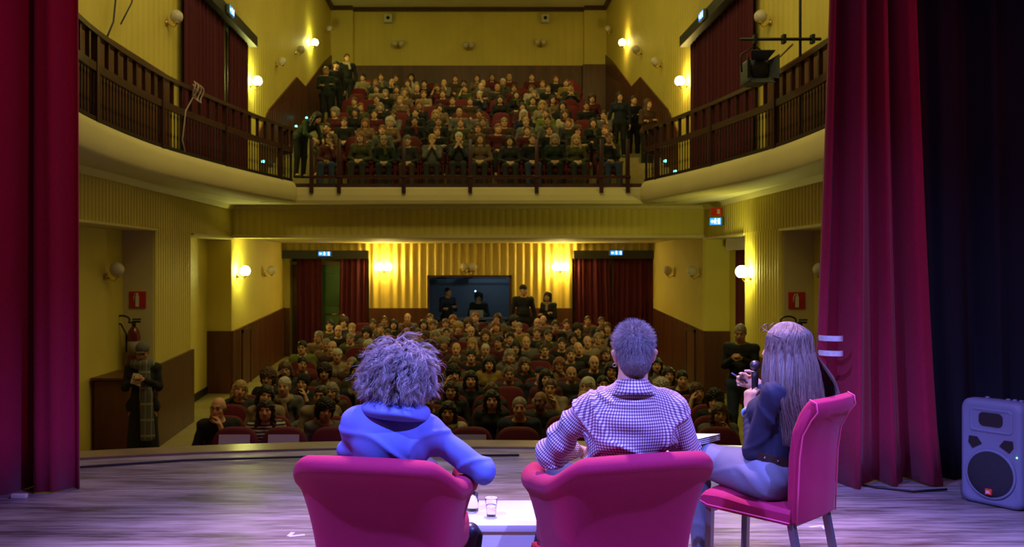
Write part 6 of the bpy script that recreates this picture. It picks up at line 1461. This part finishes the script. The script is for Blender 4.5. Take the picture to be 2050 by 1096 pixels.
    mb = MB(); mb.tube([a - ax * .05, a, a + ax * .11, b - ax * .03], [.011, .013, .016, .017], 14); mb.build('handle', M_black, m); mb = MB(); mb.ball(tuple(b), .025, 12); mb.build('grille_head', mat('microphone_mesh', (.10, .10, .11), .4, metal=.8), m)
    mb = MB(); p = haF + V3(-.09, .0, .035); mb.tube([p + V3(.05, 0, -.03), p + V3(-.035, 0, .02)], .004, 8); tag(mb.build('pen', mat('dark_pen', (.05, .05, .12), .3)), 'thin dark pen in the fingers of the long-haired person', 'pen')
    c = V3(1.135, 4.545, .662); mb = MB(); vs = [c + a_ for a_ in (-dv * .02 - wv * .10, dv * .13 - wv * .09, dv * .13 + wv * .11, -dv * .02 + wv * .10)]
    for k in range(4): mb.extr([tuple(p + up * (.003 * k + (.006 * k if i in (0, 3) else 0))) for i, p in enumerate(vs)], (0, 0, .0016))
    tag(mb.build('paper_stack', mat('white_paper', (.85, .85, .85), .6)), 'stack of white paper sheets lying on the knee in grey jeans', 'paper')
stage_long()
# ------------------------------------------------------------------ the audience
HAIRW = {'short': '%s short-haired', 'cropped': '%s crop-haired', 'fringe': '%s balding', None: 'bald', 'bob': '%s bob-haired', 'long': '%s long-haired', 'curly': '%s curly-haired', 'bun': '%s bun-haired', 'cap': '%s capped', 'beanie': '%s beanie-wearing', 'scarfhead': '%s headscarf-wearing'}
POSEW = {'plain': '', 'folded': ' with folded arms', 'chin': ' with hand on chin', 'cheek': ' with hand at cheek', 'phone': ' holding hands up', 'clap': ' clapping', 'prayer': ' with hands at mouth', 'tilt': ' with tilted head', 'turn': ' turned aside'}
rnd = random.Random(5)
def row_word(k, n): return ORD[k + 1] if k < n - 1 else 'last'
def lab_seat(k, i, what, n):
    return 'dark red theatre seat, %s row of the %s, %s from its left end' % (row_word(k, n), what, ORD[i + 1])
def audience(TAB, SEATS, ys, zs, what, single):
    proto = None; n = len(TAB)
    for k, row in enumerate(TAB):
        allx = SEATS[k]
        for i, x in enumerate(allx):
            if proto is None: proto = make_seat_single() if single else make_seat(); s = proto
            else: s = copy_tree(proto)
            s.location = (x, ys[k], zs[k]); s.scale = (1, 1, 1.03)
            tag(s, lab_seat(k, i, what, n), 'seat', 'theatre seats in the ' + what)
        for x, hair, hcol, top, kind, fl in row:
            i = min(range(len(allx)), key=lambda q: abs(allx[q] - x))
            skin = 'tan' if 't' in fl else 'brown' if 'w' in fl else ('light' if rnd.random() < .75 else 'tan')
            hw = HAIRW[hair]; hw = hw % hcol if '%s' in hw else hw
            l = '%s person in %s%s, %s %s row, %s from left' % (hw, top, POSEW[kind], row_word(k, n), what, ORD[i + 1])
            sc = rnd.uniform(.93, 1.0)
            make_person(l, (x, ys[k] - .02, zs[k]), rnd.uniform(-.10, .10), kind, True, 'f' in fl, hair, hcol, top, skin, 'g' in fl or rnd.random() < .12,
                        'beige' if 'S' in fl else (rnd.choice(['grey', 'maroon', 'beige', 'olive']) if rnd.random() < .1 else None), sc, 'people seated in the ' + what, tr=rnd.randrange(5), legs=(what == 'balcony' and k == 0))
SY = [10.1 + .85 * k for k in range(14)]
audience(STALLS, STALLS_SEATS, SY, [zf(y) for y in SY], 'stalls', False)
audience(BALCONY, BALCONY_SEATS, BY, BZ, 'balcony', True)
# the empty reserved front row
proto = make_seat()
FX = [-2.34, -1.85, -1.36, -.87, -.40, .02, .50, 1.0, 1.5, 2.0, 2.5]
M_paper = mat('white_reserved_paper', (.62, .58, .45), .6)
for i, x in enumerate(FX):
    s = proto if i == 0 else copy_tree(proto)
    s.location = (x, 9.25, zf(9.25)); s.scale = (1, 1, 1.05)
    tag(s, 'empty dark red theatre seat in front row by the stage, %s from its left end' % ORD[i + 1], 'seat', 'empty front row seats')
for x, l in ((-2.33, 'in front of the glasses wearer with hand on chin'), (-1.84, 'in front of the striped jumper'), (.02, 'on the seat beyond the white table')):
    mb = MB(); mb.extr([(x - .155, 9.432, -.270), (x + .155, 9.432, -.270), (x + .155, 9.452, -.170), (x - .155, 9.452, -.170)], (0, -.003, 0))
    tag(mb.build('paper_sheet', M_paper), 'white sheet on a seat back ' + l, 'paper', 'reserved sheets')

# people standing
def stander(label, px, Y, floor, top_y=None, **k):
    return make_person(label, (px, Y, floor), k.pop('rz', 0), k.pop('kind', 'hang'), False, **k)
sc = make_person('standing person in long black coat and checked scarf beside wooden cabinet', (-4.03, 11.75, zf(11.75)), .15, 'phone', False, True, 'cap', 'grey', 'black', 'tan', True, None, 1.0, dress=True)
def checked_scarf(parent):
    m = mat('checked_scarf_wool', (.12, .13, .10), .9); nt = m.node_tree; tc = nt.nodes.new('ShaderNodeTexCoord'); sp = nt.nodes.new('ShaderNodeSeparateXYZ'); nt.links.new(tc.outputs['Object'], sp.inputs[0]); last = None
    for ax, fr, th in ((2, 5.2, .88), (0, 14.0, .86)):
        a = nt.nodes.new('ShaderNodeMath'); a.operation = 'MULTIPLY'; a.inputs[1].default_value = fr; nt.links.new(sp.outputs[ax], a.inputs[0])
        s = nt.nodes.new('ShaderNodeMath'); s.operation = 'FRACT'; nt.links.new(a.outputs[0], s.inputs[0]); g = nt.nodes.new('ShaderNodeMath'); g.operation = 'GREATER_THAN'; g.inputs[1].default_value = th; nt.links.new(s.outputs[0], g.inputs[0])
        if last is None: last = g
        else:
            mx_ = nt.nodes.new('ShaderNodeMath'); mx_.operation = 'MAXIMUM'; nt.links.new(g.outputs[0], mx_.inputs[0]); nt.links.new(last.outputs[0], mx_.inputs[1]); last = mx_
    mx = nt.nodes.new('ShaderNodeMix'); mx.data_type = 'RGBA'; nt.links.new(last.outputs[0], mx.inputs[0]); mx.inputs[6].default_value = (.10, .11, .085, 1); mx.inputs[7].default_value = (.26, .26, .20, 1); nt.links.new(mx.outputs[2], nt.nodes['Principled BSDF'].inputs['Base Color'])
    f = Field()
    for q in range(12):
        a, b = 2 * math.pi * q / 12, 2 * math.pi * (q + 1) / 12
        f.cap((.10 * math.cos(a), .0 + .095 * math.sin(a), 1.42), (.10 * math.cos(b), .0 + .095 * math.sin(b), 1.42), .05, .05, .03)
    f.cap((.03, -.12, 1.38), (.07, -.175, 1.05), .07, .08, .03, flat=((0, 1, 0), 2.6)); f.cap((.07, -.18, 1.05), (.09, -.20, .55), .08, .085, .03, flat=((0, 1, 0), 2.8)); f.half((0, 0, .50), (0, 0, -1), .004)
    v, q = surf(lambda P: f(P) - .004 * np.sin(P[:, 0] * 80), (-.2, -.32, .42), (.25, .2, 1.56), .011); place_mesh('checked_scarf', to_mesh('checked_scarf', v, q), m, parent)
checked_scarf(sc)
mb = MB(); mb.extr([(-.09, -.31, 1.22), (.03, -.33, 1.18), (.02, -.30, 1.33), (-.06, -.29, 1.34)], (.0, -.004, .0)); o = mb.build('paper_leaflet', M_paper); o.location = (-4.03, 11.75, zf(11.75)); o.rotation_euler = (0, 0, .15)
tag(o, 'small pale leaflet held by the person in checked scarf', 'leaflet')
make_person('standing grey-haired man in dark jumper and jeans looking down at phone', (3.83, 13.35, zf(13.35)), -.45, 'phone', False, False, 'cropped', 'grey', 'black', 'tan', False, None, 1.07, tr=4)
make_person('standing person in dark coat and dark hat beside the booth window', (1.28, 22.2, zf(22.2)), .1, 'hang', False, False, 'cap', 'black', 'black', 'tan', False, None, 1.06)
make_person('standing dark-haired person in pale scarf beside closed wide door curtain', (1.86, 22.1, zf(22.1)), -.7, 'folded', False, True, 'bob', 'black', 'black', 'tan', False, 'beige', .97)
make_person('dark-haired technician standing behind booth glass', (-.52, YB + .55, -.6), .5, 'folded', False, False, 'short', 'black', 'navy', 'light', False, None, .94)
make_person('dark-haired operator seated behind laptop in booth', (.26, YB + 1.25, -.42), 0, 'plain', True, False, 'curly', 'black', 'charcoal', 'light')
# balcony standers
make_person('standing person in dark green coat by balcony wall, nearest the steps', (-3.95, 26.3, 5.37), .3, 'folded', False, False, 'short', 'grey', 'dark green', 'tan', True, None, 1.0)
make_person('standing person in black coat and cap by the zigzag panelling', (-3.80, 27.15, 5.70), .5, 'hang', False, False, 'cap', 'black', 'black', 'light', False, None, 1.0)
make_person('tall standing person in open black coat over pale shirt at balcony corner', (-3.62, 28.25, 6.03), .2, 'hang', False, False, 'short', 'brown', 'black', 'light', False, 'cream', 1.08)
make_person('person in black bending forward on the balcony steps beside front seats', (-3.62, 20.4, 3.39), .9, 'bend', False, True, 'long', 'black', 'dark green', 'light', False, None, .98)
make_person('standing dark long-haired person in navy on the aisle steps near the glass end', (3.58, 22.5, 4.05), -.2, 'hang', False, True, 'long', 'black', 'navy', 'light', False, None, .95)
make_person('standing person in black seen between two others on the aisle steps', (3.98, 22.9, 4.05), .1, 'folded', False, False, 'short', 'dark brown', 'black', 'light', False, None, .94)
make_person('standing long-haired person in brown jacket at the curved railing end', (4.12, 21.9, 3.73), .5, 'folded', False, True, 'long', 'brown', 'brown', 'light', False, None, .98)
